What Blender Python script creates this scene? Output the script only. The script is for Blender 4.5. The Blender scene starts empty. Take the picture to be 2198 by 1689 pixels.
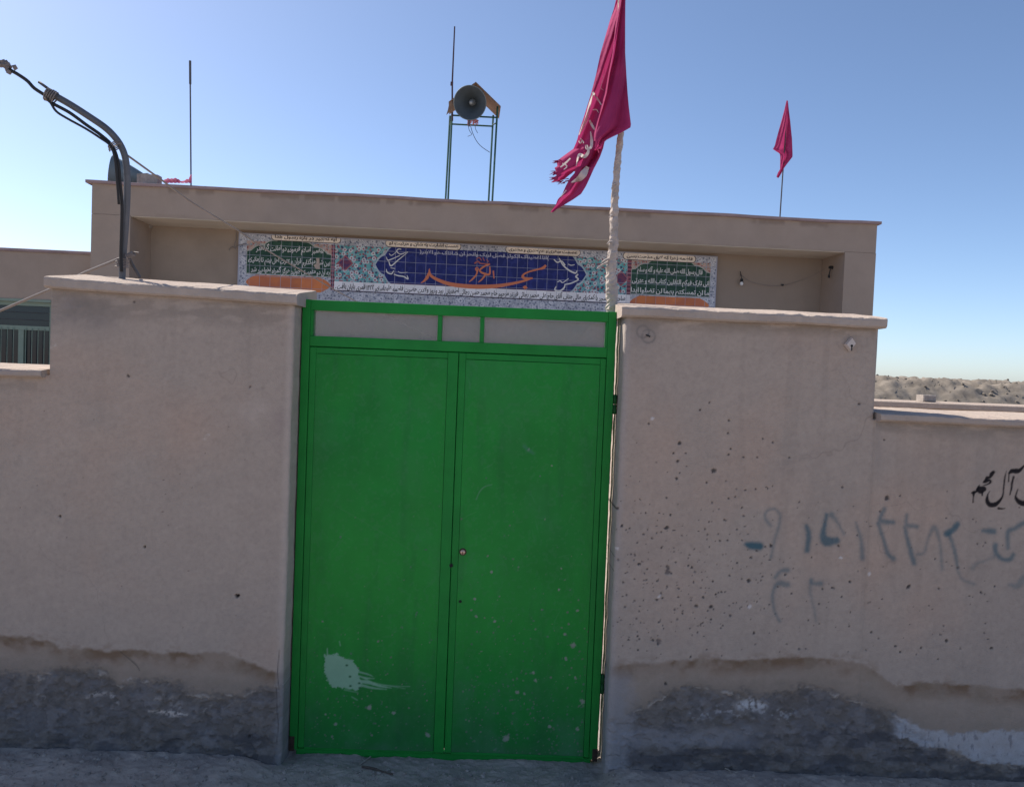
import bpy, math, random, unicodedata
import numpy as np
from mathutils import Vector, Matrix
random.seed(7)
rng = np.random.default_rng(11)
R = math.radians
scn = bpy.context.scene
COL = scn.collection

# ------------------------------------------------------------------ camera, sky, sun, exposure
FPX, CX, CY = 1700.0, 1099.0, 844.5                  # focal length and centre in photograph pixels
CAMP = np.array([0.213, -3.636, 1.835])
YAW, PITCH, ROLL = 0.010854, R(-2.0), 0.040058
_cy, _sy, _cp, _sp = math.cos(YAW), math.sin(YAW), math.cos(PITCH), math.sin(PITCH)
FW = np.array([_sy*_cp, _cy*_cp, _sp]); _rt = np.array([_cy, -_sy, 0.0]); _up = np.cross(_rt, FW)
RT = math.cos(ROLL)*_rt + math.sin(ROLL)*_up
UP = -math.sin(ROLL)*_rt + math.cos(ROLL)*_up
cam = bpy.data.cameras.new('camera'); cam.sensor_width = 36.0; cam.lens = 36.0*FPX/2198.0
cam.clip_end = 3000; cam.clip_start = 0.05
camo = bpy.data.objects.new('camera', cam); COL.objects.link(camo)
m4 = Matrix.Identity(4)
for i in range(3):
    m4[i][0], m4[i][1], m4[i][2], m4[i][3] = RT[i], UP[i], -FW[i], CAMP[i]
camo.matrix_world = m4
scn.camera = camo

SUN_AZ, SUN_EL = R(55), R(44)                        # azimuth measured from +Y (behind the wall) towards -X (left)
world = bpy.data.worlds.new('World'); scn.world = world; world.use_nodes = True
wn = world.node_tree.nodes
sky = wn.new('ShaderNodeTexSky'); sky.sky_type = 'NISHITA'; sky.sun_disc = False
sky.sun_elevation = SUN_EL; sky.sun_rotation = -SUN_AZ
sky.altitude = 1000; sky.air_density = 0.7; sky.dust_density = 1.4; sky.ozone_density = 5.0
tint = wn.new('ShaderNodeMix'); tint.data_type = 'RGBA'; tint.blend_type = 'MULTIPLY'; tint.inputs[0].default_value = 1   # hazy desert air: one even tint
tint.inputs[7].default_value = (1.16, 1.06, 0.96, 1)
world.node_tree.links.new(sky.outputs[0], tint.inputs[6])
world.node_tree.links.new(tint.outputs[2], wn['Background'].inputs[0])
wn['Background'].inputs[1].default_value = 0.140
sl = bpy.data.lights.new('sun', 'SUN'); sl.energy = 5.0; sl.angle = R(0.53); sl.color = (1.0, 0.93, 0.82)
so = bpy.data.objects.new('sun', sl); COL.objects.link(so)
sdir = Vector((-math.sin(SUN_AZ)*math.cos(SUN_EL), math.cos(SUN_AZ)*math.cos(SUN_EL), math.sin(SUN_EL)))
so.rotation_euler = sdir.to_track_quat('Z', 'Y').to_euler()
so.location = sdir*30
scn.view_settings.view_transform = 'Standard'; scn.view_settings.look = 'None'
scn.view_settings.exposure = 0.45; scn.view_settings.gamma = 1.0
scn.cycles.use_denoising = True
scn.cycles.max_bounces = 8

# ------------------------------------------------------------------ measuring
def ray(px, py): return FW + RT*(px-CX)/FPX - UP*(py-CY)/FPX
def at(px, py, Y):
    d = ray(px, py); t = (Y-CAMP[1])/d[1]; return CAMP + d*t
def project(P):
    d = P-CAMP; z = d@FW
    return CX+FPX*(d@RT)/z, CY-FPX*(d@UP)/z
TH = R(3.0); MO = np.array([-7.69, 11.5, 0.0])        # the prayer hall: corner and turn
UX = np.array([math.cos(TH), math.sin(TH), 0]); WX = np.array([-math.sin(TH), math.cos(TH), 0])
def loc(px, py, w=0.0):                               # photograph point -> hall coordinates (along, deep, up)
    d = ray(px, py); t = (w-(CAMP-MO)@WX)/(d@WX); p = CAMP+d*t-MO
    return np.array([p@UX, w, p[2]])
def locproject(u, w, z): return project(MO+np.multiply.outer(u, UX)+np.multiply.outer(w, WX)+np.multiply.outer(z, np.array([0, 0, 1.0])))

# ------------------------------------------------------------------ noise
def _h(ix, iy, s):
    n = (ix.astype(np.int64)*374761393 + iy.astype(np.int64)*668265263 + s*1442695041) & 0xffffffff
    n = ((n ^ (n >> 13))*1274126177) & 0xffffffff
    n = (n ^ (n >> 16)) & 0xffff
    return n/65535.0
def vn(x, y, s=0):
    ix = np.floor(x); iy = np.floor(y); fx = x-ix; fy = y-iy
    fx = fx*fx*(3-2*fx); fy = fy*fy*(3-2*fy)
    a = _h(ix, iy, s); b = _h(ix+1, iy, s); c = _h(ix, iy+1, s); d = _h(ix+1, iy+1, s)
    return (a*(1-fx)+b*fx)*(1-fy)+(c*(1-fx)+d*fx)*fy
def fbm(x, y, s=0, o=4):
    t = 0; a = .5; n = 0
    for k in range(o):
        t = t+a*vn(x*2**k+17.3*k, y*2**k-9.1*k, s+k*7); n += a; a *= .55
    return t/n
def sst(a, b, x):
    t = np.clip((x-a)/(b-a), 0, 1); return t*t*(3-2*t)
def segdist(px, py, pts, ws=None):
    best = np.full(px.shape, 1e9); wb = np.zeros(px.shape)
    for i in range(len(pts)-1):
        ax, ay = pts[i]; bx, by = pts[i+1]
        L = (bx-ax)**2+(by-ay)**2+1e-9
        t = np.clip(((px-ax)*(bx-ax)+(py-ay)*(by-ay))/L, 0, 1)
        d = np.hypot(px-ax-t*(bx-ax), py-ay-t*(by-ay))
        if ws is not None:
            w = ws[i]*(1-t)+ws[i+1]*t; d = d-w
        best = np.minimum(best, d)
    return best
def interp(px, pts):
    p = np.array(pts); return np.interp(px, p[:, 0], p[:, 1])
def smooth_path(pts, n=6):                            # Catmull-Rom
    P = [np.array(p, float) for p in pts]
    P = [2*P[0]-P[1]]+P+[2*P[-1]-P[-2]]
    out = []
    for i in range(1, len(P)-2):
        for k in range(n):
            t = k/n
            out.append(.5*((2*P[i])+(-P[i-1]+P[i+1])*t+(2*P[i-1]-5*P[i]+4*P[i+1]-P[i+2])*t*t+(-P[i-1]+3*P[i]-3*P[i+1]+P[i+2])*t**3))
    out.append(P[-2]); return out

# ------------------------------------------------------------------ materials
def mat(name, color=(.5, .5, .5), rough=.8, metal=0.0, var=0.0, scale=6.0, bump=0.0, bscale=60.0, attr=None, spec=.4, dirt=None):
    m = bpy.data.materials.new(name); m.use_nodes = True
    nt = m.node_tree; n = nt.nodes; l = nt.links; b = n['Principled BSDF']
    b.inputs['Roughness'].default_value = rough; b.inputs['Metallic'].default_value = metal
    b.inputs['Specular IOR Level'].default_value = spec
    b.inputs['Base Color'].default_value = (*color, 1)
    tc = n.new('ShaderNodeTexCoord')
    src = None
    if attr:
        a = n.new('ShaderNodeAttribute'); a.attribute_name = attr; src = a.outputs['Color']
    if var > 0:
        ns = n.new('ShaderNodeTexNoise'); ns.inputs['Scale'].default_value = scale; ns.inputs['Detail'].default_value = 6; ns.inputs['Roughness'].default_value = .65
        l.new(tc.outputs['Object'], ns.inputs['Vector'])
        mr = n.new('ShaderNodeMapRange'); mr.inputs[1].default_value = .3; mr.inputs[2].default_value = .7
        mr.inputs[3].default_value = 1-var; mr.inputs[4].default_value = 1+var
        l.new(ns.outputs['Fac'], mr.inputs[0])
        mx = n.new('ShaderNodeMix'); mx.data_type = 'RGBA'; mx.blend_type = 'MULTIPLY'; mx.inputs[0].default_value = 1
        if src is not None: l.new(src, mx.inputs[6])
        else: mx.inputs[6].default_value = (*color, 1)
        l.new(mr.outputs[0], mx.inputs[7]); src = mx.outputs[2]
        if dirt:
            n2 = n.new('ShaderNodeTexNoise'); n2.inputs['Scale'].default_value = scale*.45; n2.inputs['Detail'].default_value = 8
            l.new(tc.outputs['Object'], n2.inputs['Vector'])
            m2 = n.new('ShaderNodeMapRange'); m2.inputs[1].default_value = .5; m2.inputs[2].default_value = .72
            l.new(n2.outputs['Fac'], m2.inputs[0])
            mm = n.new('ShaderNodeMix'); mm.data_type = 'RGBA'
            l.new(m2.outputs[0], mm.inputs[0]); l.new(src, mm.inputs[6]); mm.inputs[7].default_value = (*dirt, 1); src = mm.outputs[2]
    if src is not None: l.new(src, b.inputs['Base Color'])
    if bump > 0:
        nb = n.new('ShaderNodeTexNoise'); nb.inputs['Scale'].default_value = bscale; nb.inputs['Detail'].default_value = 5
        l.new(tc.outputs['Object'], nb.inputs['Vector'])
        bp = n.new('ShaderNodeBump'); bp.inputs['Strength'].default_value = bump; bp.inputs['Distance'].default_value = .01
        l.new(nb.outputs['Fac'], bp.inputs['Height']); l.new(bp.outputs[0], b.inputs['Normal'])
    return m
PL = (0.428, 0.348, 0.292)                             # plaster of the street wall
M = {}
M['plaster_paint'] = mat('plaster_paint', rough=.95, attr='Col', var=.05, scale=40, bump=.35, bscale=140, spec=.15)
M['plaster'] = mat('plaster', PL, .95, var=.12, scale=5, bump=.4, bscale=90, spec=.15)
M['coping'] = mat('coping_plaster', (.44, .36, .305), .95, var=.12, scale=9, bump=.5, bscale=70, spec=.15, dirt=(.40, .315, .27))
M['green_paint'] = mat('green_paint', rough=.42, attr='Col', var=.06, scale=14, bump=.06, bscale=30, spec=.2)
M['green'] = mat('green_enamel', (.012, .225, .034), .48, var=.14, scale=7, bump=.08, bscale=40, spec=.2, dirt=(.011, .195, .034))
M['rust'] = mat('rust', (.05, .03, .02), .9, var=.4, scale=40, bump=.4)
M['dark'] = mat('dark_gap', (.015, .016, .014), .9)
M['brass'] = mat('brass', (.62, .40, .30), .35, .6, var=.1, scale=50)
M['pipe'] = mat('galvanised_pipe', (.12, .125, .14), .55, .3, var=.2, scale=12, bump=.1)
M['cable'] = mat('cable_rubber', (.018, .018, .02), .6)
M['wire'] = mat('tie_wire', (.22, .19, .18), .7, .2, var=.2)
M['rod'] = mat('steel_rod', (.10, .095, .10), .6, .3, var=.2, scale=20)
M['rodred'] = mat('dull_red_rod', (.075, .04, .05), .7, .1, var=.2)
M['standgreen'] = mat('green_angle_iron', (.012, .075, .055), .6, .1, var=.3, scale=8)
M['horn'] = mat('horn_enamel', (.145, .18, .195), .6, .1, var=.15, scale=8)
M['horn_in'] = mat('horn_inside', (.075, .095, .11), .65, .1, var=.12, scale=8)
M['ply'] = mat('weathered_board', (.24, .15, .10), .85, var=.3, scale=10, bump=.2)
M['mosque'] = mat('hall_plaster', rough=.95, attr='Col', var=.07, scale=1.6, bump=.3, bscale=25, spec=.15)
M['mosque_plain'] = mat('hall_plaster_plain', (.355, .28, .228), .95, var=.1, scale=1.2, bump=.3, bscale=25, spec=.15, dirt=(.345, .262, .21))
M['recess'] = mat('recess_plaster', (.325, .262, .212), .95, var=.13, scale=.8, bump=.25, bscale=20, spec=.15, dirt=(.28, .226, .185))
M['hallcoping'] = mat('hall_coping', (.30, .22, .22), .9, var=.2, scale=2)
M['frame'] = mat('window_frame_green', (.21, .27, .215), .6, var=.12, scale=5)
M['grout'] = mat('grout', (.36, .37, .45), .9)
M['letter_white'] = mat('letter_white', (.66, .645, .63), .4)
M['letter_black'] = mat('letter_black', (.03, .03, .035), .5)
M['letter_orange'] = mat('letter_orange', (.60, .17, .07), .35)
M['letter_red'] = mat('letter_red', (.36, .085, .07), .35)
M['letter_navy'] = mat('letter_navy', (.05, .03, .03), .5)
M['sack'] = mat('plaster_crust', (.45, .38, .34), .95, var=.25, scale=14, bump=.8, bscale=50)
M['stone'] = mat('stone', (.33, .29, .26), .95, var=.2, scale=20, bump=.5)
M['twig'] = mat('twig_bark', (.10, .075, .06), .95, var=.2, scale=40)
M['straw'] = mat('straw', (.36, .32, .27), .95, var=.2, scale=40)
M['pinkrag'] = mat('pink_rag', (.55, .22, .25), .95, var=.3, scale=20)
M['bulb'] = mat('bulb_glass', (.75, .75, .75), .15)
M['ceramic'] = mat('white_plaster_plate', (.60, .52, .47), .8, var=.1, scale=30, bump=.3)

def cloth_mat(name, c):
    m = bpy.data.materials.new(name); m.use_nodes = True; n = m.node_tree.nodes; l = m.node_tree.links
    b = n['Principled BSDF']; b.inputs['Roughness'].default_value = .8; b.inputs['Specular IOR Level'].default_value = .15
    tc = n.new('ShaderNodeTexCoord'); ns = n.new('ShaderNodeTexNoise'); ns.inputs['Scale'].default_value = 9; ns.inputs['Detail'].default_value = 5
    l.new(tc.outputs['Object'], ns.inputs['Vector'])
    cr = n.new('ShaderNodeValToRGB'); cr.color_ramp.elements[0].position = .3; cr.color_ramp.elements[1].position = .7
    cr.color_ramp.elements[0].color = (c[0]*.85, c[1]*.8, c[2]*.85, 1); cr.color_ramp.elements[1].color = (c[0]*1.12, c[1]*1.2, c[2]*1.1, 1)
    l.new(ns.outputs['Fac'], cr.inputs[0]); l.new(cr.outputs[0], b.inputs['Base Color'])
    t = n.new('ShaderNodeBsdfTranslucent'); l.new(cr.outputs[0], t.inputs[0])
    mx = n.new('ShaderNodeMixShader'); mx.inputs[0].default_value = .38
    l.new(b.outputs[0], mx.inputs[1]); l.new(t.outputs[0], mx.inputs[2]); l.new(mx.outputs[0], n['Material Output'].inputs[0])
    nb = n.new('ShaderNodeTexNoise'); nb.inputs['Scale'].default_value = 22; l.new(tc.outputs['Object'], nb.inputs['Vector'])
    bp = n.new('ShaderNodeBump'); bp.inputs['Strength'].default_value = .35; bp.inputs['Distance'].default_value = .02
    l.new(nb.outputs['Fac'], bp.inputs['Height']); l.new(bp.outputs[0], b.inputs['Normal'])
    return m
M['flag'] = cloth_mat('crimson_cloth', (.41, .042, .155))
M['flag2'] = cloth_mat('faded_crimson_cloth', (.40, .042, .145))
M['flagwhite'] = cloth_mat('white_flag_print', (.78, .72, .70))

def glass_mat(name, dust, dcol):
    m = bpy.data.materials.new(name); m.use_nodes = True; n = m.node_tree.nodes; l = m.node_tree.links
    n.remove(n['Principled BSDF'])
    tr = n.new('ShaderNodeBsdfTransparent'); tr.inputs[0].default_value = (.93, .95, .94, 1)
    gl = n.new('ShaderNodeBsdfGlossy'); gl.inputs['Roughness'].default_value = .05
    df = n.new('ShaderNodeBsdfDiffuse'); df.inputs[0].default_value = (*dcol, 1)
    fr = n.new('ShaderNodeFresnel'); fr.inputs[0].default_value = 1.45
    a = n.new('ShaderNodeMixShader'); l.new(fr.outputs[0], a.inputs[0]); l.new(tr.outputs[0], a.inputs[1]); l.new(gl.outputs[0], a.inputs[2])
    tc = n.new('ShaderNodeTexCoord'); ns = n.new('ShaderNodeTexNoise'); ns.inputs['Scale'].default_value = 7; ns.inputs['Detail'].default_value = 6
    l.new(tc.outputs['Object'], ns.inputs[0]); mr = n.new('ShaderNodeMapRange'); mr.inputs[1].default_value = .35; mr.inputs[2].default_value = .75
    mr.inputs[3].default_value = dust*.4; mr.inputs[4].default_value = dust*1.6; l.new(ns.outputs['Fac'], mr.inputs[0])
    b = n.new('ShaderNodeMixShader'); l.new(mr.outputs[0], b.inputs[0]); l.new(a.outputs[0], b.inputs[1]); l.new(df.outputs[0], b.inputs[2])
    l.new(b.outputs[0], n['Material Output'].inputs[0]); return m
M['dusty_glass'] = glass_mat('dusty_glass', .30, (.44, .38, .36))
M['window_glass'] = mat('dark_window_glass', (.018, .022, .028), .08, spec=.5)

# ------------------------------------------------------------------ mesh helpers
def link(name, me, parent=None, m=None):
    o = bpy.data.objects.new(name, me); COL.objects.link(o)
    if parent is not None: o.parent = parent
    if m is not None and me is not None:
        me.materials.clear(); me.materials.append(m)
    return o
class MB:
    def __init__(s): s.v = []; s.f = []
    def add(s, v, f):
        k = len(s.v); s.v += [tuple(map(float, p)) for p in v]; s.f += [tuple(i+k for i in q) for q in f]; return s
    def box(s, a, b):
        x0, y0, z0 = a; x1, y1, z1 = b
        return s.add([(x0, y0, z0), (x1, y0, z0), (x1, y1, z0), (x0, y1, z0), (x0, y0, z1), (x1, y0, z1), (x1, y1, z1), (x0, y1, z1)],
                     [(3, 2, 1, 0), (4, 5, 6, 7), (0, 1, 5, 4), (1, 2, 6, 5), (2, 3, 7, 6), (3, 0, 4, 7)])
    def bbox(s, a, b, c=.0016):                        # a box with chamfered edges seen from the front
        x0, y0, z0 = a; x1, y1, z1 = b
        v = [(x0, y1, z0), (x1, y1, z0), (x1, y1, z1), (x0, y1, z1), (x0, y0+c, z0), (x1, y0+c, z0), (x1, y0+c, z1), (x0, y0+c, z1),
             (x0+c, y0, z0+c), (x1-c, y0, z0+c), (x1-c, y0, z1-c), (x0+c, y0, z1-c)]
        f = [(1, 0, 3, 2), (8, 9, 10, 11), (4, 5, 9, 8), (5, 6, 10, 9), (6, 7, 11, 10), (7, 4, 8, 11), (0, 1, 5, 4), (1, 2, 6, 5), (2, 3, 7, 6), (3, 0, 4, 7)]
        return s.add(v, f)
    def tube(s, pts, r, n=8, cap=True, jit=0.0):
        P = [np.array(p, float) for p in pts]; m = len(P)
        rr = r if hasattr(r, '__len__') else [r]*m
        T = [P[min(i+1, m-1)]-P[max(i-1, 0)] for i in range(m)]
        T = [t/(np.linalg.norm(t)+1e-12) for t in T]
        a = np.array([0, 0, 1.0]) if abs(T[0][2]) < .9 else np.array([1.0, 0, 0])
        N = np.cross(T[0], a); N /= np.linalg.norm(N); v = []
        for i in range(m):
            N = N-T[i]*(N@T[i]); N /= (np.linalg.norm(N)+1e-12); B = np.cross(T[i], N)
            for k in range(n):
                q = 2*math.pi*k/n; rad = rr[i]*(1+jit*(random.random()-.5))
                v.append(P[i]+rad*(math.cos(q)*N+math.sin(q)*B))
        f = [(i*n+k, i*n+(k+1) % n, (i+1)*n+(k+1) % n, (i+1)*n+k) for i in range(m-1) for k in range(n)]
        if cap: f += [tuple(range(n-1, -1, -1)), tuple((m-1)*n+k for k in range(n))]
        return s.add(v, f)
    def lathe(s, prof, o, ax, n=28):
        ax = np.array(ax, float); ax /= np.linalg.norm(ax); o = np.array(o, float)
        a = np.array([0, 0, 1.0]) if abs(ax[2]) < .9 else np.array([1.0, 0, 0])
        e1 = np.cross(ax, a); e1 /= np.linalg.norm(e1); e2 = np.cross(ax, e1)
        v = [o+ax*t+r*(math.cos(2*math.pi*k/n)*e1+math.sin(2*math.pi*k/n)*e2) for r, t in prof for k in range(n)]
        f = [(i*n+k, i*n+(k+1) % n, (i+1)*n+(k+1) % n, (i+1)*n+k) for i in range(len(prof)-1) for k in range(n)]
        return s.add(v, f)
    def sheet(s, rows):                               # rows of points
        ny, nx = len(rows), len(rows[0])
        return s.add([p for r in rows for p in r], [(j*nx+i, j*nx+i+1, (j+1)*nx+i+1, (j+1)*nx+i) for j in range(ny-1) for i in range(nx-1)])
    def obj(s, name, m, parent=None, smooth=False):
        me = bpy.data.meshes.new(name); me.from_pydata(s.v, [], s.f); me.update()
        if smooth: me.polygons.foreach_set('use_smooth', [True]*len(me.polygons))
        return link(name, me, parent, m)
def grid_obj(name, P, m, parent=None, col=None, keep=None, smooth=True, flip=False):
    ny, nx = P.shape[:2]
    idx = np.arange(ny*nx).reshape(ny, nx)
    q = np.stack([idx[:-1, :-1], idx[:-1, 1:], idx[1:, 1:], idx[1:, :-1]], -1).reshape(-1, 4)
    if flip: q = q[:, ::-1]
    if keep is not None: q = q[keep.reshape(-1)]
    used = np.zeros(ny*nx, bool); used[q.reshape(-1)] = True
    remap = np.cumsum(used)-1
    V = P.reshape(-1, 3)[used]; q = remap[q]
    me = bpy.data.meshes.new(name)
    me.vertices.add(len(V)); me.vertices.foreach_set('co', V.astype(np.float32).ravel())
    me.loops.add(q.size); me.loops.foreach_set('vertex_index', q.astype(np.int32).ravel())
    me.polygons.add(len(q)); me.polygons.foreach_set('loop_start', np.arange(0, q.size, 4, dtype=np.int32))
    me.update(calc_edges=True); me.validate()
    if smooth: me.polygons.foreach_set('use_smooth', np.ones(len(q), bool))
    if col is not None:
        a = me.attributes.new('Col', 'FLOAT_COLOR', 'POINT')
        c = np.ones((len(V), 4), np.float32); c[:, :3] = col.reshape(-1, 3)[used]
        a.data.foreach_set('color', c.ravel())
    return link(name, me, parent, m)
def empty(name, p=(0, 0, 0), rz=0.0):
    o = bpy.data.objects.new(name, None); COL.objects.link(o); o.location = p; o.rotation_euler = (0, 0, rz); o.empty_display_size = .1; return o
def tag(o, label=None, cat=None, group=None, kind=None):
    if label: o['label'] = label
    if cat: o['category'] = cat
    if group: o['group'] = group
    if kind: o['kind'] = kind
    return o
def blend(C, m, c):
    m = np.clip(m, 0, 1)[..., None]; return C*(1-m)+np.array(c)*m

# ------------------------------------------------------------------ ground: one sheet, fine by the gate, coarse to the horizon
def spread(lo, hi, step, far, g=1.35):
    mid = list(np.arange(lo, hi+1e-6, step)); a = []; x = lo; s = step
    while x > -far: s *= g; x -= s; a.append(x)
    b = []; x = hi; s = step
    while x < far: s *= g; x += s; b.append(x)
    return np.array(a[::-1]+mid+b)
gx = spread(-2.4, 2.8, .008, 700); gy = spread(-.95, .22, .008, 700)
GX, GY = np.meshgrid(gx, gy)
def ground_z(x, y):
    near = np.exp(-((y+.15)/.5)**2)*sst(-4, -2.6, x)*(1-sst(3, 4.5, x))
    side = 1-sst(.72, .80, x)*0-(sst(-.95, -.70, x)*(1-sst(.70, .80, x)))
    z = .048*side*np.exp(-(np.maximum(-.12-y, 0)/.22)**2)*near**0
    z = z*(np.abs(x) < 8)
    z = z+.012*(1-side)*np.exp(-((y+.16)/.09)**2)*(fbm(x*5, y*5, 4)-.45)
    loc_amp = 1/(1+(np.abs(x)/6)**2+(np.abs(y)/6)**2)
    z = z+.030*(fbm(x*2.2, y*3.0, 1)-.5)*loc_amp+.016*(fbm(x*9, y*13, 2)-.5)*loc_amp
    n = fbm(x*38, y*48, 3, 3); z = z+.010*(n-.5)*loc_amp+.02*np.maximum(n-.66, 0)*loc_amp
    return z-.012
GZ = ground_z(GX, GY)
GP = np.stack([GX, GY, GZ], -1)
def ground_mat():
    m = mat('dirt', (.41, .345, .295), .97, var=.2, scale=5, bump=.6, bscale=55, spec=.1, dirt=(.32, .275, .245))
    return m
M['dirt'] = ground_mat()
tag(grid_obj('ground', GP, M['dirt']), 'dusty grey earth in front of the gate and walls', 'ground', kind='structure')

# unseen pale cement yard floor, added to bounce sun into the hall recess
X, Y = np.meshgrid(np.arange(-9, 9.01, .25), np.arange(.30, 11.4, .25))
tag(grid_obj('bounce_floor', np.stack([X, Y, .035+.012*(fbm(X*.7, Y*.7, 14)-.5)], -1), mat('bounce_cement', (.52, .46, .39), .95, var=.12, scale=1.5, bump=.3, bscale=30)), 'unseen pale cement floor behind the gate, added to bounce sunlight', 'floor', kind='structure')

# ------------------------------------------------------------------ street walls
DARK = (.182, .162, .150); BROWN = (.20, .128, .08); WHITE = (.55, .55, .58)
def wall_grid(x0, x1, fine0, fine1, top, step=.0042):
    xs = np.arange(fine0, fine1+1e-9, step)
    if x0 < fine0-1e-6: xs = np.concatenate([np.arange(x0, fine0-.02, .03), xs])
    if x1 > fine1+1e-6: xs = np.concatenate([xs, np.arange(fine1+.03, x1+.03, .03)])
    zs = np.arange(-.06, top+1e-9, step)
    return np.meshgrid(xs, zs)
def paint_base(X, Z):
    C = np.ones(X.shape+(3,))*np.array(PL)
    a = fbm(X*1.3, Z*1.3, 21); b = fbm(X*2.6+5, Z*2.0, 33); c = fbm(X*9, Z*9, 41)
    C = blend(C, (a-.45)*2.2, (.385, .316, .270)); C = blend(C, (b-.5)*2.4, (.465, .345, .275))
    C = C*(1+.09*(c-.5))[..., None]*(1+.08*(fbm(X*60, Z*60, 5, 2)-.5))[..., None]
    tr = fbm(X*3+Z*9, Z*30-X*11, 44, 3); C = C*(1+.07*(tr-.5))[..., None]                       # trowel sweeps
    st = sst(.58, .74, fbm(X*16, Z*.7, 46, 3))*sst(.9, 2.0, Z); C = blend(C, st*.13, (.25, .205, .175))      # rain streaks from the coping
    sp = sst(.70, .78, vn(X*95, Z*95, 47)); C = C*(1-.05*sp)[..., None]
    cr = np.abs(fbm(X*1.6+3, Z*1.6, 48, 5)-.5); C = blend(C, (1-sst(.0012, .0035, cr))*sst(.52, .62, fbm(X*.9, Z*.9, 49))*.25, (.17, .14, .12))   # hair cracks
    return C
def damp(C, D, px, py, X, Z, tide, dark, seed):
    """rising damp: brown tide line, then bare dark cement coat, both with outlines of their own"""
    w = (fbm(px/38, py/20, seed)-.5)*26+(fbm(px/9, py/7, seed+3)-.5)*11
    ty = interp(px, tide)+w*.5; dy = interp(px, dark)+w
    below = sst(-3, 5, py-ty)
    C = blend(C, below*.55, (.345, .265, .205))
    band = below*(1-sst(4, 34+22*fbm(px/60, py*0, seed+5), py-ty))
    pat = sst(.38, .62, fbm(px/42, py/40, seed+9))
    C = blend(C, band*(.30+.65*pat), BROWN)
    hang = sst(.56, .70, fbm(px/26, py/19, seed+81, 5))*sst(-26, 2, py-ty)*(1-sst(12, 40, py-ty)); C = blend(C, hang*.42, (.235, .165, .115))
    wash = below*sst(.45, .7, fbm(px/30, py/24, seed+15)); C = blend(C, wash*.35, (.31, .255, .20))
    dk = sst(-14, 17, py-dy+(fbm(px/6, py/5, seed+61)-.5)*26)
    gr = np.clip((py-ty)/np.maximum(dy-ty, 12), 0, 1); C = blend(C, gr*gr*.72, (.215, .180, .152))
    C = blend(C, dk*.9, DARK)
    mott = fbm(px/50, py/30, seed+20, 6); C = blend(C, dk*sst(.42, .66, mott)*.8, (.20, .186, .188))
    m2 = fbm(px/13, py/10, seed+25, 5); C = blend(C, dk*sst(.56, .74, m2)*.5, (.25, .235, .235))
    C = blend(C, dk*(1-sst(.28, .46, m2))*.5, (.115, .105, .100))
    edge = np.exp(-((py-dy)/2.6)**2)*sst(.5, .62, fbm(px/26, py/26, seed+30)); C = blend(C, edge*.55, (.52, .46, .41))
    foot = sst(1560, 1590, py+(mott-.5)*60); C = blend(C, dk*foot*sst(.4, .6, fbm(px/45, py/16, seed+33))*.7, (.085, .082, .09))
    fl = sst(.46, .50, fbm(px/22, py/17, seed+70, 4))*dk; D = D+dk*.004+fl*.005+dk*.008*(fbm(px/7, py/6, seed+40)-.5)-edge*.004
    C = C*(1-.16*fl)[..., None]
    return C, D, dk
def chips(C, D, px, py, lst, seed):
    for (cx, cy, r, dpt, c) in lst:
        s = (np.abs(px-cx) < r*3+2) & (np.abs(py-cy) < r*3+2)
        if not s.any(): continue
        ang = random.random()*3.14; e = random.uniform(.6, 1.0); dx, dy = px[s]-cx, py[s]-cy
        ux = dx*math.cos(ang)+dy*math.sin(ang); uy = (-dx*math.sin(ang)+dy*math.cos(ang))/e
        d = np.hypot(ux, uy)/r+(vn(px[s]/2.6, py[s]/2.6, seed)-.5)*.7
        k = 1-sst(.55, 1.15, d)
        C[s] = C[s]*(1-k[:, None])+np.array(c)*k[:, None]; D[s] = D[s]+k*dpt
    return C, D
def stroke(C, px, py, pts, ws, col, soft, op, seed, n=5):
    p = smooth_path(pts, n); q = np.interp(np.linspace(0, 1, len(p)), np.linspace(0, 1, len(ws)), ws)
    xs = [a[0] for a in p]; ys = [a[1] for a in p]; mw = max(ws)+soft+4
    s = (px > min(xs)-mw) & (px < max(xs)+mw) & (py > min(ys)-mw) & (py < max(ys)+mw)
    if not s.any(): return C
    d = segdist(px[s], py[s], p, q)+(fbm(px[s]/4, py[s]/4, seed)-.5)*soft*.7
    k = (1-sst(-soft, soft, d))*op*(1 if seed != 15 else sst(.36, .62, fbm(px[s]/5, py[s]/3.5, 650)))
    C[s] = C[s]*(1-k[:, None])+np.array(col)*k[:, None]; return C

def finish_front(X, Z, D, topf, edges, dirs, Y0=-.12):
    """front face of a wall: uneven plaster, edges rounded back"""
    Y = Y0+D+.010*(fbm(X*1.1, Z*1.1, 61)-.5)+.004*(fbm(X*6, Z*6, 62)-.5)
    for e, s in zip(edges, dirs):                     # vertical arrises
        d = (X-e)*s                                   # distance inside the wall
        Y = Y+.016*np.exp(-np.maximum(d, 0)/.007)
    return Y
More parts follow.
